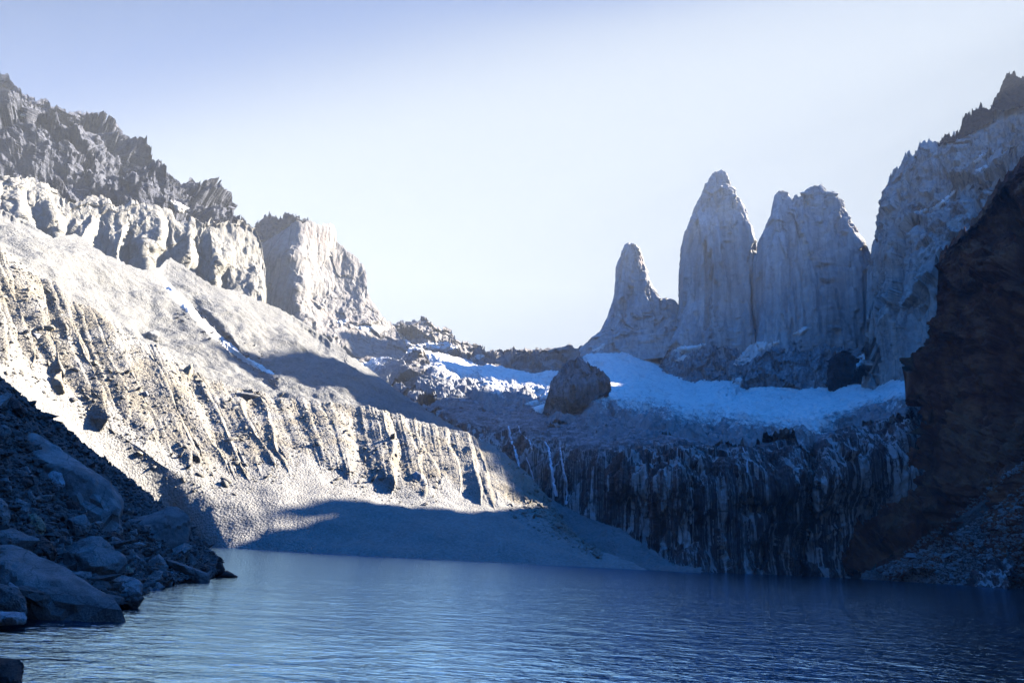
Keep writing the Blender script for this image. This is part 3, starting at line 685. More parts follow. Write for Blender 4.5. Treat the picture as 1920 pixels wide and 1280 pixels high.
def right_wall():
    top = [(1616, 745), (1626, 700), (1638, 648), (1641, 600), (1638, 540), (1637, 500), (1639, 455), (1645, 420), (1657, 385), (1659, 362), (1668, 340), (1677, 318), (1684, 312), (1694, 298), (1703, 284), (1708, 290), (1718, 282), (1726, 268), (1738, 266), (1758, 270), (1790, 258), (1830, 232), (1862, 205), (1890, 196), (1925, 180), (1990, 130), (2150, 40)]
    bot = [(1616, 750), (1700, 760), (1780, 760), (2150, 760)]
    ctrl = [(1616, 745, 1180), (1637, 500, 1180), (1657, 385, 1170), (1703, 284, 1160), (1758, 270, 1140), (1862, 205, 1110), (1925, 180, 1090), (2150, 40, 1000), (1640, 745, 1110), (1660, 600, 1070), (1670, 480, 1080), (1700, 400, 1090), (1700, 600, 1020), (1750, 500, 1000), (1720, 740, 990), (1780, 760, 940), (1780, 600, 960), (1800, 400, 1020), (1900, 330, 980), (2150, 760, 850), (2150, 400, 880), (1640, 610, 1120)]
    def ex(PX, PY, D):
        D = D - 22 * smooth(0, 26, PY - np.interp(PX, [1600, 1690, 1740, 1790, 1930], [470, 400, 395, 360, 290])) * smooth(1660, 1720, PX)    # the ledge that holds snow
        return D
    me = relief('rock_wall', 'x', top, bot, ctrl, 560, 520, [(26, 75, 420, 'c'), (11, 24, 240, 'c'), (4.5, 10, 100, 'c'), (1.8, 7, 12, 'f', 4)], back=420, drop=.7, jag=7, extra=ex, jagf=.2, hold=.03)
    o = link('rock_wall', me, M['granite_wall'])
    tag(o, 'huge steep granite wall with a jagged top and black caps, right of the three towers', 'rock wall')
    for top, bot, ys in (([(1758, 270), (1770, 254), (1790, 252), (1800, 246), (1806, 218), (1815, 214), (1828, 204), (1838, 196), (1846, 200), (1854, 206), (1864, 204)], [(1758, 272), (1790, 268), (1820, 252), (1864, 226)], 1128),
                         ([(1858, 200), (1866, 186), (1874, 172), (1880, 150), (1888, 138), (1900, 138), (1915, 146), (1935, 150), (2000, 120)], [(1858, 206), (1880, 210), (1920, 200), (2000, 190)], 1100)):
        c = [(top[0][0], top[0][1], ys), (top[-1][0], top[-1][1], ys - 22), (bot[1][0], bot[1][1], ys - 22), (bot[2][0], bot[2][1], ys - 28), (top[4][0], top[4][1], ys + 4)]
        me = relief('dark_cap', 'x', top, bot, c, 160, 70, [(8, 18, 16, 'r', 4)], back=160, drop=.8, jag=5, jagf=.3, bvh=False)
        link('dark_cap', me, M['black_rock'], o)

def near_wall():
    top = [(1586, 1078), (1604, 1062), (1630, 1035), (1654, 1000), (1676, 950), (1700, 900), (1722, 845), (1742, 790), (1752, 755), (1755, 700), (1757, 640), (1757, 560), (1760, 500), (1764, 478), (1784, 456), (1798, 438), (1815, 424), (1836, 396), (1856, 366), (1880, 336), (1912, 305), (1932, 290), (1960, 262), (1985, 160), (2010, 70), (2060, 0), (2200, -80)]
    bot = [(1586, 1086), (1610, 1090), (1700, 1094), (1800, 1098), (1920, 1106), (2050, 1125), (2200, 1160)]
    ctrl = [(1586, 1078, 640), (1654, 1000, 650), (1700, 900, 650), (1755, 760, 640), (1757, 560, 630), (1764, 478, 620), (1856, 366, 600), (1924, 270, 585), (1962, 110, 575), (2060, 0, 550), (2200, -80, 500),
            (1610, 1088, 625), (1700, 1092, 575), (1800, 1096, 560), (1920, 1103, 545), (2050, 1125, 420), (2200, 1150, 330), (1700, 1020, 600), (1760, 980, 590), (1800, 900, 580), (1850, 820, 570), (1920, 900, 520), (1920, 1000, 530), (1860, 600, 575), (1920, 600, 545), (1920, 750, 535), (2200, 700, 400), (2200, 900, 370), (1840, 960, 565)]
    me = relief('near_wall', 'x', top, bot, ctrl, 620, 620, [(30, 100, 130, 'f', 5), (20, 55, 70, 'c'), (9, 20, 24, 'c'), (4, 8, 8, 'c'), (2, 4, 4, 'f', 3)], back=420, drop=.5, jag=6, jagf=.14, hold=.035)
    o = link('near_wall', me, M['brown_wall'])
    tag(o, 'very dark brown shaded rock wall rising at the right edge over the lake', 'rock wall')

left_heights(); left_peak(); towers(); right_wall(); near_wall()

# ------------------------------------------------------------------ striped cliff, bench and glacier
RIM = [(820, 775), (870, 798), (930, 806), (1000, 815), (1060, 830), (1100, 842), (1180, 836), (1280, 838), (1400, 842), (1480, 832), (1530, 838), (1560, 818), (1620, 796), (1700, 770), (1790, 742), (1900, 730)]
CT = [(680, 690, 1180), (760, 700, 1080), (830, 740, 960), (880, 690, 1230), (1000, 715, 1230), (1100, 690, 1330), (1200, 665, 1520), (1240, 705, 1400), (1300, 732, 1330), (1400, 742, 1270), (1500, 742, 1250), (1560, 745, 1220), (1640, 742, 1140), (1750, 735, 980), (1900, 720, 900), (1250, 765, 1080), (1400, 770, 1040), (1560, 770, 980),
      (870, 798, 770), (1000, 815, 700), (1100, 842, 620), (1180, 836, 580), (1280, 838, 545), (1400, 842, 590), (1500, 836, 650), (1560, 818, 670), (1700, 770, 690), (1900, 730, 660),
      (1000, 770, 900), (1100, 790, 780), (1250, 792, 800), (1400, 795, 830), (1520, 795, 830), (1640, 768, 840), (950, 760, 950),
      (870, 900, 735), (1000, 950, 655), (1100, 1000, 570), (1180, 1068, 530), (1280, 1072, 478), (1280, 950, 492), (1400, 1076, 530), (1400, 950, 550), (1500, 1080, 605), (1600, 1082, 640), (1600, 950, 640), (1750, 1085, 640), (1900, 900, 600), (1180, 950, 545), (1100, 900, 590), (1720, 850, 655)]
def bench_extra(PX, PY, D):
    cx = np.interp(PY, [800, 840, 900, 1000, 1080], [1545, 1528, 1524, 1512, 1502])
    D = D + 38 * np.exp(-((PX - cx) / 9.0) ** 2) * smooth(820, 850, PY)
    D = D - 22 * np.exp(-((PX - cx - 60) / 46.0) ** 2) * smooth(800, 850, PY)
    for (ax, ay, wx, wy, amp) in ((1410, 952, 42, 26, 14), (1462, 948, 26, 30, 14), (1545, 972, 34, 16, 10), (1420, 1040, 16, 40, 10), (1500, 1030, 14, 60, 12)):
        r = ((PX - ax) / wx) ** 2 + ((PY - ay) / wy) ** 2
        D = D + amp * (1 - smooth(.55, 1.05, r)) * smooth(-1.0, -.2, (PY - ay) / wy * -1 + .2)
    return D
def bench():
    bot = [(820, 900), (900, 980), (1000, 1050), (1100, 1090), (1280, 1112), (1500, 1120), (1600, 1120), (1900, 1120)]
    top = [(640, 690), (700, 692), (760, 690), (880, 672), (1000, 690), (1100, 660), (1240, 655), (1400, 690), (1640, 640), (1760, 690), (1900, 680)]
    top = [(820, 745), (900, 742), (1000, 738), (1100, 735), (1240, 730), (1400, 742), (1560, 745), (1760, 735), (1900, 720)]
    wig = lambda PX: 6 * fbm(np.stack([PX / 60, PX * 0, PX * 0], -1), 3)
    def bn(PX, PY, V):
        return 1 - smooth(-14, 14, PY - np.interp(PX, [p[0] for p in RIM], [p[1] for p in RIM]) - wig(PX))
    me = relief('striped_cliff', 'x', top, bot, CT, 900, 480, [(9, 34, 200, 'r', 4), (6, 30, 110, 'c'), (2.2, 12, 50, 'c'), (4, 50, 60, 'f', 4), (1.6, 5, 8, 'f', 3)], ampf=lambda PX, PY: 1 - .62 * bn(PX, PY, None), back=60, drop=.3, jag=0, x_by='lin', extra=bench_extra, attrs={'bench': bn}, hold=.01)
    tag(link('striped_cliff', me, M['striped']), 'dark cliff with vertical water stripes dropping from the glacier bench to the lake', 'cliff', kind='structure')
bench()

SN = [  # how much ice lies where (0 rock .. 1 snow)
    (690, 690, 0.90), (760, 700, 0.20), (800, 660, 0.90), (830, 690, 1.00), (870, 705, 1.00), (915, 718, 1.00), (850, 730, 0.50), (880, 742, 0.10), (930, 735, 0.90), (1000, 722, 0.90), (900, 690, 0.70), (950, 700, 0.90), (1040, 700, 0.90), (960, 745, 0.60), (1020, 745, 0.80), (1000, 775, 0.00), (950, 780, 0.00), (900, 770, 0.00), (1080, 745, 0.50), (1070, 775, 0.30), (1120, 700, 1.00), (1150, 690, 1.00), (1200, 680, 1.00), (1230, 720, 1.00), (1170, 740, 0.98), (1120, 745, 1.00), (1250, 745, 1.00), (1150, 775, 0.48), (1250, 775, 0.63), (1300, 745, 1.00), (1350, 755, 1.00), (1400, 765, 0.93), (1300, 780, 0.78), (1400, 795, 0.78), (1480, 770, 0.93), (1530, 750, 1.00), (1600, 735, 1.00), (1680, 742, 1.00), (1740, 738, 1.00), (1600, 765, 1.00), (1540, 790, 0.83), (1510, 815, 0.78), (1530, 840, 0.30), (1450, 820, 0.58), (1350, 815, 0.38), (1250, 810, 0.28), (1150, 810, 0.28), (1050, 800, 0.00), (1640, 775, 0.58), (1620, 800, 0.28), (1700, 760, 0.78), (1740, 765, 0.00), (1580, 815, 0.38)]
def glacier():
    top = [(640, 688), (700, 682), (740, 684), (770, 662), (880, 688), (1000, 712), (1060, 702), (1100, 674), (1180, 670), (1230, 672), (1250, 690), (1300, 725), (1340, 705), (1400, 738), (1480, 738), (1560, 738), (1640, 730), (1770, 725)]
    bot = [(640, 730), (760, 760), (880, 800), (1000, 815), (1100, 825), (1280, 832), (1400, 838), (1480, 834), (1530, 852), (1560, 830), (1620, 805), (1770, 775)]
    sn = tps([(a, b, c) for a, b, c in SN])
    px = np.linspace(640, 1770, 1000); nr = 330
    pyt = np.interp(px, *zip(*top)); pyb = np.interp(px, *zip(*bot))
    tt = np.linspace(0, 1, nr)[:, None]; PX = np.broadcast_to(px, (nr, 1000)); PY = pyt + (pyb - pyt) * tt
    m = np.clip(sn(PX, PY) + .10 * smooth(742, 765, PY) * smooth(1080, 1160, PX), 0, 1)
    D = tps(CT)(PX, PY); D = bench_extra(PX, PY, D)
    V = pt(PX, PY, D)
    rough = fbm(V / np.array([70, 70, 40.]), 6, .6)
    mm = m + .55 * rough + .22 * facet(V / np.array([40, 40, 25.]))
    V[..., 2] += np.clip((mm - .36) * 30, -14, 13) + 7 * fbm(V / 26, 5, .6) * (1.25 - m) + 1.6 * fbm(V / 6, 3) + 5.0 * facet(V / np.array([22, 12, 14.])) * (1.3 - m)
    Fq = grid_faces(nr, 1000); fm = mm.ravel()[Fq].max(1); Fq = Fq[fm > .3]
    o = link('glacier', mesh_np('glacier', V, Fq, {'debris': np.clip(1.16 - m, 0, 1)}), M['glacier'])
    BV['glacier'] = BVHTree.FromPolygons(V.reshape(-1, 3).tolist(), Fq.tolist())
    tag(o, 'crevassed blue white glacier spread over the bench below the towers', 'glacier', kind='structure')
glacier()

# ------------------------------------------------------------------ unseen mountain beyond the right edge, its crest shaped to cast the wanted shade
def shade_ridge():
    SC = [(-1150, -60), (-985, -40), (-960, 40), (-905, 80), (-888, 130), (-872, 170), (-856, 190), (-835, 191), (-815, 192), (-796, 184), (-780, 203), (-755, 206), (-740, 214), (-731, 153), (-716, 105), (-707, 66), (-699, 50), (-690, 22), (-660, -6), (-630, -25), (-585, -22), (-579, 26), (-573, 2), (-565, -2), (-548, -13), (-524, -27), (-505, -36), (-484, -45), (-472, -52), (-466, -92), (-440, -98), (-437, -60), (-434, 12), (-430, 13), (-424, 14), (-420, 17), (-416, 19), (-412, 7), (-410, -1), (-405, 0), (-402, 2), (-398, 3), (-394, 0), (-389, 3), (-384, 12), (-376, 50), (-340, 90), (-220, 80), (-100, 85), (0, 90), (120, 100), (260, 60)]
    SA = [(-1150, 1900), (-900, 1650), (-735, 1360), (-690, 1290), (-450, 950), (-380, 800), (0, 440), (260, 380)]
    s = np.linspace(-1150, 260, 900); c = np.interp(s, *zip(*SC)); a = np.interp(s, *zip(*SA))
    c = c + 2.2 * fbm(np.stack([s / 14, s * 0, s * 0], -1), 4, .6)
    ca, sa, ce, se = math.cos(SUN_AZ), math.sin(SUN_AZ), math.cos(SUN_EL), math.sin(SUN_EL)
    z = (c + a * se) / ce
    def at(da, zz):
        al = a + da
        return np.stack([s * ca + al * sa, -s * sa + al * ca, zz], -1)
    rows = [at(z * .9 * q, z * (1 - q) - 12 * q) for q in (1, .75, .5, .25, .1)] + [at(0 * s, z)] + [at(-z * .20 * q, z * (1 - q) - 12 * q) for q in np.linspace(.03, 1, 40)]
    V = np.stack(rows); n = fbm(V / 60, 5); V[6:, :, 0] += n[6:] * 14 * smooth(0, 8, np.arange(40))[:, None]
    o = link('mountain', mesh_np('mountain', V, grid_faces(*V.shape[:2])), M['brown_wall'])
    tag(o, 'unseen brown mountain beyond the right edge, its crest shaped to shade the lake', 'mountain', kind='structure')
shade_ridge()

# ------------------------------------------------------------------ scree fan on the right shore
def fan():
    top = [(1588, 1082), (1640, 1058), (1700, 1028), (1760, 992), (1840, 940), (1920, 878), (2000, 812), (2150, 690)]
    bot = [(1588, 1100), (1640, 1110), (1700, 1114), (1800, 1118), (1920, 1124), (2000, 1130), (2150, 1160)]
    c = [(1588, 1083, 628), (1640, 1090, 585), (1700, 1095, 560), (1800, 1099, 545), (1920, 1106, 520), (2150, 1150, 320), (1640, 1058, 604), (1700, 1028, 588), (1760, 992, 575), (1840, 940, 555), (1920, 878, 512), (2150, 690, 372), (1850, 1030, 540), (2000, 980, 450)]
    me = relief('scree_fan', 'x', top, bot, c, 420, 200, [(5, 40, 40, 'f', 4), (2.0, 7, 7, 'f', 4)], back=40, drop=.2, jag=3)
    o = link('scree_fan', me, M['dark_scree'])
    tag(o, 'fan of grey and brown scree running down to the right shore', 'scree fan', kind='structure')
fan()

# ------------------------------------------------------------------ near bank
BT = [(-90, 640), (0, 705), (25, 728), (45, 744), (80, 770), (120, 797), (160, 832), (200, 861), (250, 903), (310, 948), (345, 975), (362, 996), (385, 1018), (400, 1034), (412, 1052)]
BB = [(-90, 1185), (0, 1165), (120, 1152), (240, 1140), (270, 1116), (300, 1102), (330, 1094), (370, 1090), (400, 1082), (412, 1074)]
def bank():
    c = [(x, y, float(lake_Y(x, y)) * 1.0) for x, y in BB[1:]] + [(-90, 1185, 33), (-90, 640, 78), (0, 705, 88), (80, 770, 96), (160, 832, 104), (250, 903, 114), (310, 948, 122), (362, 996, 136), (400, 1034, 150), (412, 1052, 150),
         (60, 1020, 52), (60, 900, 70), (150, 1000, 66), (200, 1000, 74), (200, 940, 92), (280, 1030, 84), (340, 1050, 94), (320, 1000, 108), (0, 850, 68), (100, 1090, 46), (200, 1080, 56), (380, 1060, 104)]
    me = relief('shore_bank', 'x', BT, BB, c, 420, 360, [(1.1, 9, 9, 'f', 5), (.45, 1.8, 1.8, 'f', 4)], back=30, drop=.9, jag=3, jagf=.2, x_by='lin')
    o = link('shore_bank', me, M['bank'])
    tag(o, 'steep gravel bank in blue shade at the left end of the lake', 'lake shore', kind='structure')
bank()

# ------------------------------------------------------------------ rocks
def ico(sub):
    bm = bmesh.new(); bmesh.ops.create_icosphere(bm, subdivisions=sub, radius=1)
    v = np.array([p.co for p in bm.verts]); f = np.array([[q.index for q in p.verts] for p in bm.faces]); bm.free()
    return v, f
ICO = {k: ico(k) for k in (1, 2, 4, 5)}

def hull_planes(P):
    bm = bmesh.new()
    for p in P: bm.verts.new(p)
    r = bmesh.ops.convex_hull(bm, input=bm.verts); bm.normal_update()
    pl = [(np.array(f.normal), float(f.normal.dot(f.verts[0].co))) for f in bm.faces]; bm.free()
    return pl

def rock_from_planes(planes, sub, k=14, rough=.05, seed=0, size=1.0):
    d, f = ICO[sub]
    N = np.array([p[0] for p in planes]); D = np.array([max(p[1], 1e-3) for p in planes])
    m = np.clip(d @ N.T, 0, None) / D
    r = (m ** k).sum(1) ** (-1.0 / k)
    P = d * r[:, None]
    n = fbm(P / size * 2.2 + seed * 7.1, 5, .55) + .5 * (ridged(P / size * 1.3 + seed, 3) - .5)
    n = n + 2.2 * facet(P / size * 1.3 + seed * 3.3) + .7 * facet(P / size * 4 + seed)
    return P * (1 + rough * n)[:, None], f

def random_rock(seed, sub=4):
    r = np.random.RandomState(seed); pl = []
    sc = np.array([1, .55 + .4 * r.rand(), .45 + .35 * r.rand()])
    for i in range(13):
        n = r.normal(size=3); n /= np.linalg.norm(n); pl.append((n, .72 + .3 * r.rand()))
    P, f = rock_from_planes(pl, sub, 60, .06, seed)
    return P * sc, f

ZONE = {}
def outline_rock(label, pts, m='boulder', Y=None, depth=.55, lean=.55, front=.5, sink=.12, cat='boulder', group='boulders heaped on the left shore', rough=.05, name='boulder', k=16, keys=('shore_bank',)):
    p = np.array(pts, float); cx, cy = p.mean(0); by = p[:, 1].max(); bx = p[p[:, 1] > by - 3, 0].mean()
    if Y is None:
        h = hit(cx, by - 2, keys)
        Y = h[0].y if h else float(lake_Y(bx, by))
        if by > np.interp(bx, [q[0] for q in BB], [q[1] for q in BB]) - 6: Y = min(Y, float(lake_Y(bx, by - 2)))
    w = (p[:, 0].max() - p[:, 0].min()) * Y / F_PX
    hgt = (by - p[:, 1]) * Y / F_PX
    A = pt(p[:, 0], p[:, 1], Y + hgt * lean)
    rr = np.random.RandomState(int(cx * 7 + cy)); pk = (np.arange(3) * len(p) // 3 + rr.randint(len(p))) % len(p)
    q = np.array([cx, cy]) + (p[pk] - [cx, cy]) * (front + .22 * (rr.rand(3)[:, None] - .3))
    B = pt(q[:, 0], q[:, 1], Y + (by - q[:, 1]) * Y / F_PX * lean - w * (.10 + .22 * rr.rand(3)))
    q = np.array([cx, cy]) + (p - [cx, cy]) * .82
    C = pt(q[:, 0], q[:, 1], Y + (by - q[:, 1]) * Y / F_PX * lean + w * depth); C[:, 2] -= .05 * w
    lo = A[p[:, 1] > cy].copy(); lo[:, 2] -= sink * w
    ALL = np.concatenate([A, B, C, lo]); ctr = A.mean(0) * .6 + C.mean(0) * .4
    P, f = rock_from_planes(hull_planes(ALL - ctr), 5, k * (7 if k > 12 else 1.5), rough, abs(hash(label)) % 97 if False else len(label) + int(cx), w * .5)
    me = mesh_np(name, P, f); me.set_sharp_from_angle(angle=math.radians(20)); o = link(name, me, M[m]); o.location = ctr
    tag(o, label, cat, group)
    return o

R_ = outline_rock
R_('huge sloping triangular slab dipping its right corner into the water', [(8, 1024), (22, 1021), (60, 1036), (117, 1060), (187, 1107), (248, 1146), (167, 1150), (50, 1150), (-40, 1150), (-60, 1060), (-40, 1030)], Y=42.5, lean=.9, front=.35, depth=.3, k=26, rough=.045)
R_('squat block in front of the huge triangular slab at the left edge', [(-40, 1092), (0, 1094), (33, 1100), (46, 1124), (48, 1146), (-40, 1150)], Y=39.8, lean=.3, rough=.04)
R_('flat whitish slab lying at the waterline in the lower left', [(-40, 1146), (30, 1145), (45, 1147), (52, 1157), (30, 1160), (-40, 1161)], 'boulder_pale', Y=38.0, lean=1.2, rough=.045, depth=.3)
R_('black wet rock in the bottom left corner of the water', [(-60, 1232), (0, 1231), (30, 1234), (42, 1246), (40, 1290), (-60, 1290)], 'boulder_dark', Y=23, lean=.5)
R_('pointed faceted grey boulder above the rounded pale one, light on its left flank', [(117, 1035), (150, 1008), (178, 1000), (188, 1002), (242, 1050), (230, 1063), (182, 1080), (167, 1077), (121, 1060)], lean=.35, front=.38, k=30, rough=.045)
R_('rounded pale cracked boulder resting in the water beside the triangular slab', [(170, 1088), (190, 1080), (213, 1077), (235, 1074), (262, 1086), (269, 1097), (268, 1112), (213, 1116), (187, 1107)], 'boulder_pale', Y=55, lean=.5, k=9, rough=.08)
R_('large flat topped slab with a dark overhanging front, highest of the right heap', [(203, 988), (255, 971), (317, 950), (332, 952), (355, 972), (354, 1012), (337, 1027), (288, 1034), (265, 1012), (238, 1002)], Y=90, lean=.5, front=.6, k=26, rough=.045, depth=.6)
R_('giant long slab lying on the gravel along the top of the bank', [(14, 822), (33, 806), (67, 810), (133, 857), (217, 907), (237, 933), (230, 957), (200, 982), (173, 950), (113, 910), (83, 888), (28, 868)], Y=76, lean=.55, front=.55, k=24, rough=.045, depth=.35)
R_('pale trapezoid stone leaning on the lower edge of the giant long slab', [(86, 890), (100, 881), (117, 886), (123, 907), (110, 914), (86, 909)], 'boulder_pale', lean=.3)
R_('long dark blue block behind the top of the triangular slab', [(-40, 988), (27, 992), (77, 1010), (46, 1028), (0, 1030), (-40, 1030)], lean=.4)
R_('wedge of dark rock between the triangular slab and the pointed boulder', [(40, 1028), (62, 1014), (80, 1004), (96, 1015), (108, 1034), (100, 1048), (67, 1042)], 'boulder_dark', lean=.3)
R_('light topped angular boulder near the left edge below the giant slab', [(5, 945), (33, 934), (58, 943), (55, 960), (45, 968), (20, 968)], lean=.7)
R_('upright trapezoid block wedged point down in the heap', [(124, 971), (160, 963), (173, 985), (160, 1006), (140, 1015)], lean=.15, sink=.02)
R_('rounded brownish boulder left of the upright trapezoid block', [(43, 968), (66, 959), (84, 975), (88, 990), (80, 1004), (50, 999)], 'boulder_tan', lean=.3, k=10)
R_('smooth egg shaped stone under the lower end of the giant slab', [(149, 942), (158, 937), (171, 943), (174, 960), (163, 968), (150, 956)], lean=.3, k=8)
R_('dark rounded stone beside the egg shaped one under the giant slab', [(117, 945), (130, 936), (147, 940), (151, 952), (133, 961)], 'boulder_dark', lean=.3, k=8)
R_('block with a bright sloping top in the middle of the right heap', [(279, 1050), (298, 1036), (308, 1046), (316, 1062), (303, 1069), (280, 1061)], lean=.6)
R_('long tilted slab just below the overhanging flat topped slab', [(303, 1038), (326, 1026), (348, 1016), (361, 1024), (342, 1054), (326, 1050)], lean=.5)
R_('bluish wedge leaning left near the tip of the bank', [(346, 1043), (358, 1037), (374, 1057), (369, 1068), (352, 1058)], lean=.3)
R_('low grey slab sloping into the water near the tip of the bank', [(306, 1048), (327, 1050), (360, 1065), (391, 1073), (396, 1082), (386, 1088), (362, 1080), (318, 1062)], lean=.5, k=22)
R_('black humped rock right before the tip of the bank', [(371, 1057), (382, 1057), (392, 1066), (398, 1076), (395, 1082), (372, 1072)], 'boulder_dark', lean=.3)
R_('small bluish white boulder shining at the waterline', [(333, 1078), (345, 1071), (361, 1076), (368, 1084), (366, 1091), (338, 1091)], 'boulder_pale', lean=.5, k=9, rough=.08)
R_('tiny white stone left of the bluish white boulder', [(319, 1071), (327, 1070), (333, 1076), (326, 1079), (319, 1078)], 'boulder_pale', lean=.5, k=9)
R_('low rounded stone standing in the water in front of the heap', [(300, 1088), (313, 1081), (325, 1088), (324, 1098), (304, 1098)], lean=.4, k=9)
R_('dome shaped boulder behind the low rounded stone at the water', [(272, 1082), (279, 1071), (291, 1066), (305, 1072), (306, 1086), (282, 1094)], lean=.3, k=9)
R_('small dark pyramid stone left of the dome shaped boulder', [(252, 1070), (260, 1060), (270, 1072), (269, 1082), (252, 1083)], 'boulder_dark', lean=.3)
R_('tan stone wedged right of the pointed faceted boulder', [(229, 1068), (240, 1059), (251, 1068), (249, 1079), (232, 1077)], 'boulder_tan', lean=.3, k=10)
R_('rounded stone under the left end of the flat topped slab', [(199, 1010), (210, 1003), (224, 1007), (240, 1025), (228, 1030), (204, 1022)], lean=.4, k=10)
R_('broken grey block right of the pointed faceted boulder', [(242, 1042), (256, 1039), (276, 1053), (263, 1064), (244, 1056)], lean=.5)
R_('black curved rock in the gap under the flat topped slab', [(193, 996), (213, 994), (230, 1003), (238, 1016), (226, 1018), (200, 1008)], 'boulder_dark', lean=.3, k=9)
R_('flat stone between the pointed boulder and the triangular slab', [(132, 1074), (150, 1070), (171, 1071), (173, 1082), (160, 1087), (138, 1086)], lean=.6)
R_('dark tilted slab high on the bank near the left edge', [(4, 750), (18, 743), (34, 751), (48, 768), (45, 779), (22, 772)], 'boulder_dark', lean=.4)
R_('small bluish slab above the top of the giant slab', [(16, 788), (26, 784), (39, 797), (34, 804), (20, 801)], lean=.5)
R_('rounded stone cut by the left edge beside the giant slab', [(-20, 800), (8, 795), (20, 801), (24, 809), (12, 818), (-20, 820)], lean=.4, k=10)
R_('oval stone with a lit right side under the giant slab at the left edge', [(2, 897), (14, 893), (22, 905), (24, 919), (14, 925), (3, 914)], lean=.3, k=9)
R_('narrow light stone standing below the middle of the giant slab', [(42, 876), (51, 873), (60, 887), (63, 899), (50, 897)], 'boulder_pale', lean=.2)
R_('round pebble like boulder below the pale trapezoid stone', [(56, 914), (66, 908), (74, 914), (73, 923), (60, 925)], lean=.3, k=8)
R_('narrow leaning stone just below the round pebble like boulder', [(49, 923), (58, 919), (66, 932), (68, 943), (55, 941)], lean=.2)
R_('low dark stone between the narrow light stone and the round one', [(28, 900), (44, 893), (57, 896), (64, 906), (46, 914), (31, 912)], 'boulder_dark', lean=.4, k=10)
R_('big shaded block cut by the left edge above the dark blue block', [(-40, 926), (0, 932), (14, 944), (20, 972), (10, 990), (-40, 994)], lean=.2)
def tip_rock():
    parts = []
    for poly in ([(398, 1079), (404, 1058), (409, 1049), (416, 1048), (421, 1062), (428, 1079)], [(406, 1053), (409, 1045), (414, 1043), (418, 1048), (416, 1054)], [(412, 1052), (420, 1052), (422, 1054), (414, 1056)], [(410, 1076), (424, 1066), (448, 1078), (446, 1081), (405, 1082)]):
        p = np.array(poly, float); Y = float(lake_Y(420, 1081)); c = p.mean(0)
        A = pt(p[:, 0], p[:, 1], Y); w = np.ptp(p[:, 0]) * Y / F_PX
        q = c + (p - c) * .6; B = pt(q[:, 0], q[:, 1], Y - w * .4); Cc = pt(q[:, 0], q[:, 1], Y + w * .4)
        if poly[0][1] > 1070: A[:, 2] -= .1
        ctr = A.mean(0); P, f = rock_from_planes(hull_planes(np.concatenate([A, B, Cc]) - ctr), 4, 14, .05, len(parts), w * .5)
        parts.append((P + ctr, f))
    V, f = join(parts); o = link('boulder', mesh_np('boulder', V, f), M['boulder_dark'])
    tag(o, 'dark cone shaped rock with a knob on top, standing at the tip of the bank', 'boulder', 'boulders heaped on the left shore')
tip_rock()

# smaller stones of the heap: a dozen shapes, copied
def stones():
    rnd = random.Random(5)
    protos = []
    for i in range(14):
        P, f = random_rock(100 + i)
        me = mesh_np('stone', P, f); me.set_sharp_from_angle(angle=math.radians(22)); me.materials.append(M['boulder_dark' if i in (3, 9) else 'boulder_pale' if i == 6 else 'boulder_tan' if i == 11 else 'boulder']); protos.append(me)
    zones = [('small loose stone right of the giant slab and above the flat topped slab', lambda x, y: y < 1000 and x > 235),
             ('small stone of the heap between the flat topped slab and the waterline', lambda x, y: x > 235),
             ('small stone filling the heap left of the pointed boulder, below the giant slab', lambda x, y: y > 880),
             ('small stone on the gravel beside and above the giant slab', lambda x, y: True)]
    n = 0; tries = 0
    while n < 240 and tries < 4000:
        tries += 1
        x = rnd.uniform(-20, 412); yt = np.interp(x, *zip(*BT)); yb = np.interp(x, *zip(*BB)); y = rnd.uniform(yt + 4, yb + 1)
        edge = (y - yt)
        if edge < 40 and rnd.random() < .7: continue
        r = min(15, 3.0 * math.exp(rnd.gauss(.55, .55)))
        if edge < 60: r *= .45
        h = hit(x, y, ('shore_bank',))
        if not h: continue
        o = bpy.data.objects.new('stone', protos[rnd.randrange(14)]); COL.objects.link(o)
        s = r * h[0].y / F_PX
        o.location = h[0] + h[1] * s * .12 * (1 if h[1].z > 0 else -1); o.scale = (s, s, s); o.rotation_euler = (rnd.gauss(0, .5), rnd.gauss(0, .5), rnd.uniform(0, 6.3))
        z = next(k for k, zz in enumerate(zones) if zz[1](x, y))
        tag(o, zones[z][0], 'stone', ['stones above the flat topped slab', 'stones at the right waterline', 'stones in the left heap', 'stones on the upper gravel'][z])
        n += 1
stones()

def rubble(name, label, m, n, region, keys, r0, r1, seed, sub=1, group=None, lift=.25, rmax=None):
    """loose stones beyond counting: one mesh"""
    rnd = np.random.RandomState(seed); d, f = ICO[sub]; Vs, Fs = [], []; k = 0; tries = 0
    lib = [random_rock(seed * 31 + i, sub)[0] for i in range(10)]
    while k < n and tries < n * 4:
        tries += 1
        p = region(rnd)
        if p is None: continue
        h = hit(p[0], p[1], keys)
        if not h: continue
        R = min(r0 * np.exp(r1 * rnd.normal()), rmax or 9)
        a = rnd.rand() * 6.28; b = rnd.normal() * .5
        ca, sa, cb, sb = np.cos(a), np.sin(a), np.cos(b), np.sin(b)
        Rm = np.array([[ca, -sa, 0], [sa, ca, 0], [0, 0, 1]]) @ np.array([[1, 0, 0], [0, cb, -sb], [0, sb, cb]])
        nn = np.array(h[1]); nn = nn if nn[2] > 0 else -nn
        Vs.append((lib[rnd.randint(10)] * R) @ Rm.T + np.array(h[0]) + nn * R * lift); Fs.append(f + k * len(d)); k += 1
    o = link(name, mesh_np(name, np.concatenate(Vs), np.concatenate(Fs), flat=(sub == 1)), m)
    tag(o, label, 'rubble', kind='stuff')

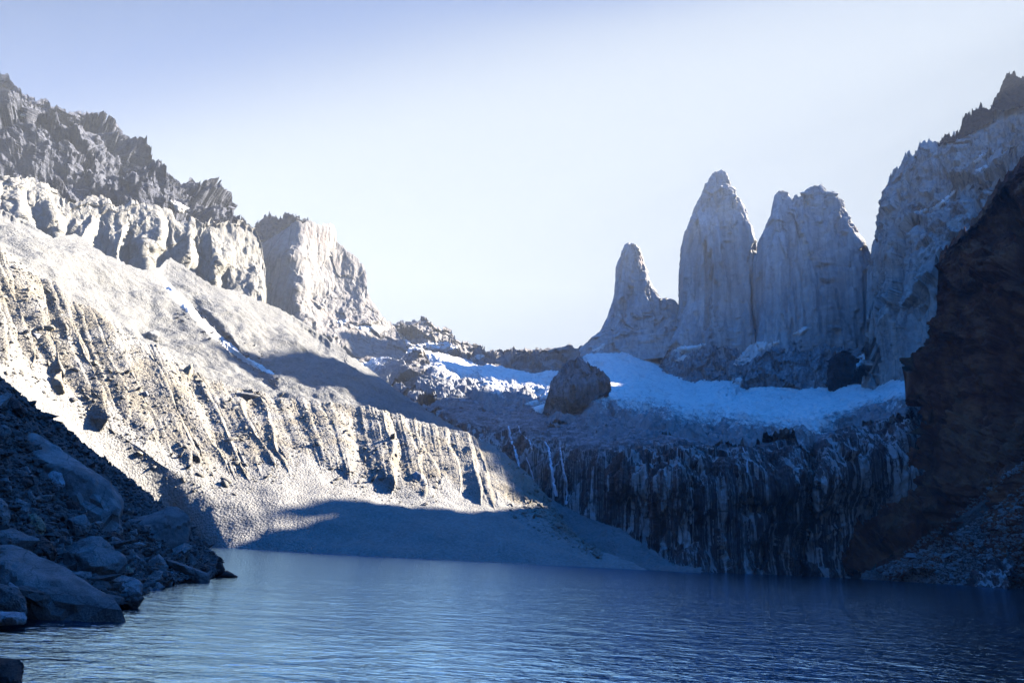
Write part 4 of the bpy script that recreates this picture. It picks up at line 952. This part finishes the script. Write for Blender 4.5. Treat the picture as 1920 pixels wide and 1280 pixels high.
def reg_bank(r):
    x = r.uniform(-10, 412); yt = np.interp(x, *zip(*BT)); yb = np.interp(x, *zip(*BB))
    return x, r.uniform(yt + 1, yb)
rubble('gravel', 'loose blue grey gravel and cobbles covering the near bank', M['bank'], 5200, reg_bank, ('shore_bank',), .20, .55, 3, rmax=.7)
_ccy = lambda x: np.interp(x, [m[0][0] for m in MOR], [m[0][1] for m in MOR])
_bby = lambda x: np.interp(x, [m[1][0] for m in MOR], [m[1][1] for m in MOR])
def reg_mor(r):
    x = r.uniform(0, 1130); a, b = _ccy(x), _bby(x)
    return x, a + (b - a) * r.beta(1.0, 1.4) * 1.08 - 2
rubble('moraine_stones', 'pale stones embedded in and littering the gullied moraine band', M['moraine_stone'], 6500, reg_mor, ('moraine',), .40, .6, 8, sub=2, rmax=3.0, lift=.1)
def reg_fan(r):
    x = r.uniform(1615, 1920); t = np.interp(x, [1588, 1640, 1700, 1760, 1840, 1920], [1082, 1066, 1044, 1012, 966, 908])
    return x, r.uniform(t, 1104)
rubble('scree_stones', 'light grey stones scattered over the right shore scree', M['scree_pale'], 4200, reg_fan, ('scree_fan', 'near_wall'), .75, .5, 12, rmax=3.2)
def reg_line(r):
    x = r.uniform(1690, 1920); t = np.interp(x, [1690, 1800, 1920], [1045, 962, 868]); return x, t + r.normal() * 5
rubble('scree_stones', 'line of pale stones rimming the top of the right shore scree', M['scree_pale'], 260, reg_line, ('scree_fan', 'near_wall'), .8, .5, 14, rmax=2.5)
def reg_sc(r):
    x = r.uniform(330, 520); return x, 560 + (x - 340) * .70 + r.normal() * 16 + 20
rubble('scree_rocks', 'dark rocks strewn over the scree beside the snow filled gully', M['dark_rock'], 60, reg_sc, ('scree_slope',), 1.3, .4, 15, sub=2, rmax=4)

for lab, x, y, r, m in (('tan boulder sitting at the foot of the leftmost gullied fins', 106, 722, 19, 'boulder_tan'), ('cream boulder perched on the moraine crest, tallest near the middle of the band', 350, 702, 15, 'boulder_tan'),
                        ('round tan boulder stuck in the upper left of the gullied band', 92, 616, 10, 'boulder_tan'), ('pale boulder below the dark hollow in the left part of the band', 55, 545, 10, 'boulder_tan'),
                        ('large whitish boulder standing low on the right part of the moraine band', 785, 896, 15, 'boulder_pale'), ('pale round boulder in the middle left of the gullied band', 178, 682, 9, 'boulder_tan'),
                        ('grey angular block on the moraine crest beside the scree slope', 286, 634, 17, 'boulder'), ('grey hump of rock on the moraine crest right of the perched boulder', 452, 742, 13, 'boulder'),
                        ('cream stone lying on the crest just right of the perched boulder', 368, 712, 7, 'boulder_tan'), ('small brown boulder fallen onto the smooth talus under the fins', 262, 850, 6, 'boulder_tan'),
                        ('white stone lodged in a gully at the left of the band', 72, 630, 6, 'boulder_pale'), ('pale stone near the top of the big tan face', 268, 740, 9, 'boulder_pale')):
    h = next((g for g in (hit(x + dx, y + dy, ('moraine', 'scree_slope')) for dx, dy in ((0, 0), (3, 2), (-4, 3), (0, 9), (8, -6), (-9, -8))) if g), None)
    if not h: print('NO HIT', lab); continue
    P, f = random_rock(int(x), 4); o = link('moraine_boulder', mesh_np('moraine_boulder', P, f), M[m])
    s = r * h[0].y / F_PX; o.scale = (s * .8, s, s * 1.1); o.location = h[0]; o.rotation_euler = (.3, .5, x)
    tag(o, lab, 'boulder', 'boulders on the moraine')

# ------------------------------------------------------------------ snow patches and waterfalls
def inside(px, py, poly):
    r = np.zeros(px.shape, bool); n = len(poly)
    for i in range(n):
        (x1, y1), (x2, y2) = poly[i], poly[(i + 1) % n]
        c = (y1 > py) != (y2 > py); xx = (x2 - x1) * (py - y1) / ((y2 - y1) or 1e-9) + x1
        r ^= c & (px < xx)
    return r
def edge_dist(px, py, poly):
    d = np.full(px.shape, 1e9); n = len(poly)
    for i in range(n):
        a = np.array(poly[i], float); b = np.array(poly[(i + 1) % n], float); ab = b - a
        t = np.clip(((px - a[0]) * ab[0] + (py - a[1]) * ab[1]) / (ab @ ab + 1e-9), 0, 1)
        d = np.minimum(d, np.hypot(px - a[0] - t * ab[0], py - a[1] - t * ab[1]))
    return np.where(inside(px, py, poly), d, -d)
def patch(label, poly, keys, step=1.6, thick=2.2, name='snow_patch', cat='snow patch', group='snow patches on the rock', m='snow', wob=2.2):
    p = np.array(poly, float); x = np.arange(p[:, 0].min() - 4, p[:, 0].max() + 5, step); y = np.arange(p[:, 1].min() - 4, p[:, 1].max() + 5, step)
    X, Y = np.meshgrid(x, y); e = edge_dist(X, Y, poly) + wob * fbm(np.stack([X / 9, Y / 9, X * 0], -1), 3)
    V = np.zeros(X.shape + (3,)); ok = np.zeros(X.shape, bool); Ym = []
    for i in range(len(y)):
        for j in range(len(x)):
            if e[i, j] < -3: continue
            h = hit(X[i, j], Y[i, j], keys)
            if not h: continue
            n = np.array(h[1]); n = n if n @ (CAM - np.array(h[0])) > 0 else -n
            V[i, j] = np.array(h[0]) + n * (thick * np.clip(e[i, j] / 3.0, -1, 1.3) + .3 * thick); ok[i, j] = True
            Ym.append(h[0].y)
    Fq = grid_faces(*X.shape); Fq = Fq[ok.ravel()[Fq].all(1)]
    if len(Fq) == 0: print('EMPTY PATCH', label); return
    # drop faces that jump between surfaces
    q = V.reshape(-1, 3)[Fq]; jump = np.ptp(q[..., 1], axis=1); Fq = Fq[jump < np.median(Ym) * .04]
    if len(Fq) == 0: print('EMPTY PATCH', label); return
    if True:                                      # one patch, one piece: keep the largest connected one
        lab = np.arange(V.shape[0] * V.shape[1])
        for _ in range(400):
            mn = lab[Fq].min(1); new = lab.copy(); np.minimum.at(new, Fq.ravel(), np.repeat(mn, 4))
            if (new == lab).all(): break
            lab = new
        ids, cnt = np.unique(lab[Fq[:, 0]], return_counts=True); Fq = Fq[lab[Fq[:, 0]] == ids[cnt.argmax()]]
    used = np.unique(Fq); mp = np.zeros(V.shape[0] * V.shape[1], int); mp[used] = np.arange(len(used))
    o = link(name, mesh_np(name, V.reshape(-1, 3)[used], mp[Fq]), M[m])
    if m == 'snow' and cat: tag(o, label, cat, group)
    return o
TW = ('rock_foot_a', 'rock_foot_b', 'rock_foot_c', 'tower_a', 'tower_b', 'tower_c', 'rock_wall', 'glacier', 'striped_cliff', 'granite_peak', 'back_ridge')
patch('long snow tongue between the tallest and the twin topped tower', [(1373, 683), (1387, 667), (1407, 647), (1420, 641), (1437, 641), (1440, 647), (1413, 670), (1393, 684)], TW)
patch('small snow patch high on the ledge of the twin topped tower', [(1489, 626), (1507, 613), (1521, 614), (1500, 629)], TW)
patch('thin snow strip on the diagonal ledge left on the twin topped tower', [(1440, 647), (1460, 638), (1460, 643), (1442, 651)], TW)
patch('snow couloir climbing between the twin topped tower and the big wall', [(1648, 636), (1646, 654), (1630, 677), (1622, 700), (1612, 722), (1622, 738), (1580, 746), (1588, 728), (1600, 700), (1604, 677), (1623, 653)], TW)
patch('broken snow ledge across the foot of the tallest tower', [(1262, 658), (1276, 650), (1300, 649), (1323, 645), (1318, 651), (1305, 655), (1285, 661)], TW)
patch('short snow ledge low on the tallest tower', [(1266, 676), (1284, 665), (1288, 668), (1272, 679)], TW)
patch('tiny snow ledge at the left foot of the smallest tower', [(1112, 656), (1134, 644), (1134, 649), (1120, 658)], TW)
patch('snow apron filling the bay left of the twin topped tower foot', [(1340, 738), (1358, 722), (1373, 710), (1390, 707), (1388, 725), (1378, 746), (1353, 746)], TW)
patch('snow ledge curving up across the big right wall', [(1713, 398), (1730, 394), (1747, 391), (1767, 376), (1792, 356), (1782, 374), (1764, 390), (1745, 397)], TW)
patch('small snow streak high on the big right wall', [(1826, 302), (1844, 286), (1848, 289), (1832, 304)], TW)
patch('second thin snow streak just under the high one on the right wall', [(1828, 320), (1850, 309), (1853, 313), (1838, 322)], TW)
patch('small snow corner at the right foot of the big wall', [(1722, 722), (1745, 716), (1748, 721), (1730, 728)], TW)
patch('wavy snow ledge low on the left peak', [(668, 614), (682, 610), (697, 612), (715, 612), (728, 616), (712, 622), (694, 620), (680, 618)], TW)
patch('short snow ledge higher on the left peak face', [(631, 602), (650, 598), (654, 602), (640, 606)], TW)
patch('thin diagonal snow line down the right foot of the left peak', [(736, 616), (742, 616), (772, 646), (764, 651)], TW)
patch('wide snow band under the low back ridge', [(738, 662), (767, 648), (800, 643), (840, 641), (856, 652), (838, 655), (815, 652), (793, 660), (747, 667)], TW)
patch('small snow patch on the right part of the back ridge', [(884, 672), (900, 664), (906, 668), (892, 676)], TW)
patch('pale snow slab lying on the rock bench below the rock island', [(998, 764), (1020, 757), (1044, 768), (1014, 773)], TW, wob=1.2)
patch('grey snow slab above the pale one left of the rock island', [(985, 757), (1013, 747), (1030, 750), (1003, 760)], TW, wob=1.2)
patch('snow patch in the dark ridge above the cream cliffs', [(318, 376), (336, 380), (354, 390), (350, 397), (333, 401)], ('dark_ridge', 'pale_cliff'))
patch('small snow streak near the top left of the dark ridge', [(38, 217), (64, 210), (58, 217), (46, 220)], ('dark_ridge',))
patch('long white snow strip filling the gully of the scree slope', [(286, 508), (308, 520), (333, 549), (358, 571), (371, 590), (411, 629), (467, 672), (514, 700), (506, 701), (460, 678), (399, 634), (360, 594), (326, 561), (300, 524)], ('scree_slope',), group=None, name='snow_gully', cat='snow gully', thick=1.6)

def waterfall(label, line, w):
    L = np.array(line, float); seg = np.concatenate([[0], np.cumsum(np.hypot(*np.diff(L, axis=0).T))]); n = int(seg[-1] / 2) + 2
    s = np.linspace(0, seg[-1], n); X = np.interp(s, seg, L[:, 0]); Yp = np.interp(s, seg, L[:, 1])
    X = X + 1.2 * fbm(np.stack([s / 14, s * 0, s * 0 + w], -1), 3); ww = w * 1.35 * (.6 + .5 * s / seg[-1] + .5 * fbm(np.stack([s / 7, s * 0 + 4, s * 0], -1), 3))
    rows = []
    for x, y, wd in zip(X, Yp, ww):
        h = hit(x, y, ('striped_cliff',))
        if not h: continue
        Y = h[0].y
        rows.append([pt(x + k * wd, y, Y - (1.6 if k == 0 else 1.0)) for k in (-.5, -.2, 0, .2, .5)])
    if len(rows) < 2: print('EMPTY FALL', label); return
    V = np.array(rows); V[:, [0, 4], 1] += .6
    o = link('waterfall', mesh_np('waterfall', V, grid_faces(*V.shape[:2])), M['fall'])
    tag(o, label, 'waterfall', 'waterfalls on the dark cliff')
waterfall('leftmost tall waterfall, starting highest on the dark cliff beside the moraine', [(953, 797), (955, 808), (960, 827), (967, 847), (972, 867), (976, 890)], 4)
waterfall('middle tall waterfall with a kink at its top', [(1010, 825), (1022, 827), (1030, 840), (1032, 860), (1035, 880), (1040, 910), (1043, 930)], 4.2)
waterfall('rightmost tall straight waterfall next to the striped rock', [(1050, 838), (1053, 860), (1058, 885), (1063, 910), (1064, 945)], 3.4)
waterfall('thin faint waterfall between the leftmost and middle tall ones', [(987, 856), (995, 880), (1004, 908)], 2.2)
waterfall('short bending cascade above the thin faint waterfall', [(973, 798), (975, 810), (984, 818), (993, 825), (998, 842)], 2.4)
waterfall('small cascade at the far left end of the dark cliff', [(899, 820), (905, 829), (912, 842)], 2.4)
waterfall('lone thin waterfall in the middle of the dark cliff', [(1393, 838), (1401, 855), (1402, 885)], 2.2)

# ------------------------------------------------------------------ air
def haze():
    bm = bmesh.new(); bmesh.ops.create_cube(bm, size=1)
    for v in bm.verts: v.co = Vector((v.co.x * 5200, v.co.y * 5000 + 1200, -11 + (v.co.z + .5) * 1500))
    me = bpy.data.meshes.new('haze'); bm.to_mesh(me); bm.free()
    m = bpy.data.materials.new('air'); m.use_nodes = True; n = m.node_tree.nodes; n.clear()
    o_ = n.new('ShaderNodeOutputMaterial'); v = n.new('ShaderNodeVolumePrincipled')
    v.inputs['Color'].default_value = (.86, .93, 1, 1); v.inputs['Density'].default_value = HAZE
    v.inputs['Anisotropy'].default_value = .0
    m.node_tree.links.new(v.outputs[0], o_.inputs['Volume'])
    o = link('haze', me, m); tag(o, 'thin bright haze in the air of the whole valley', 'haze', kind='stuff')
HAZE = 0.00009
haze()
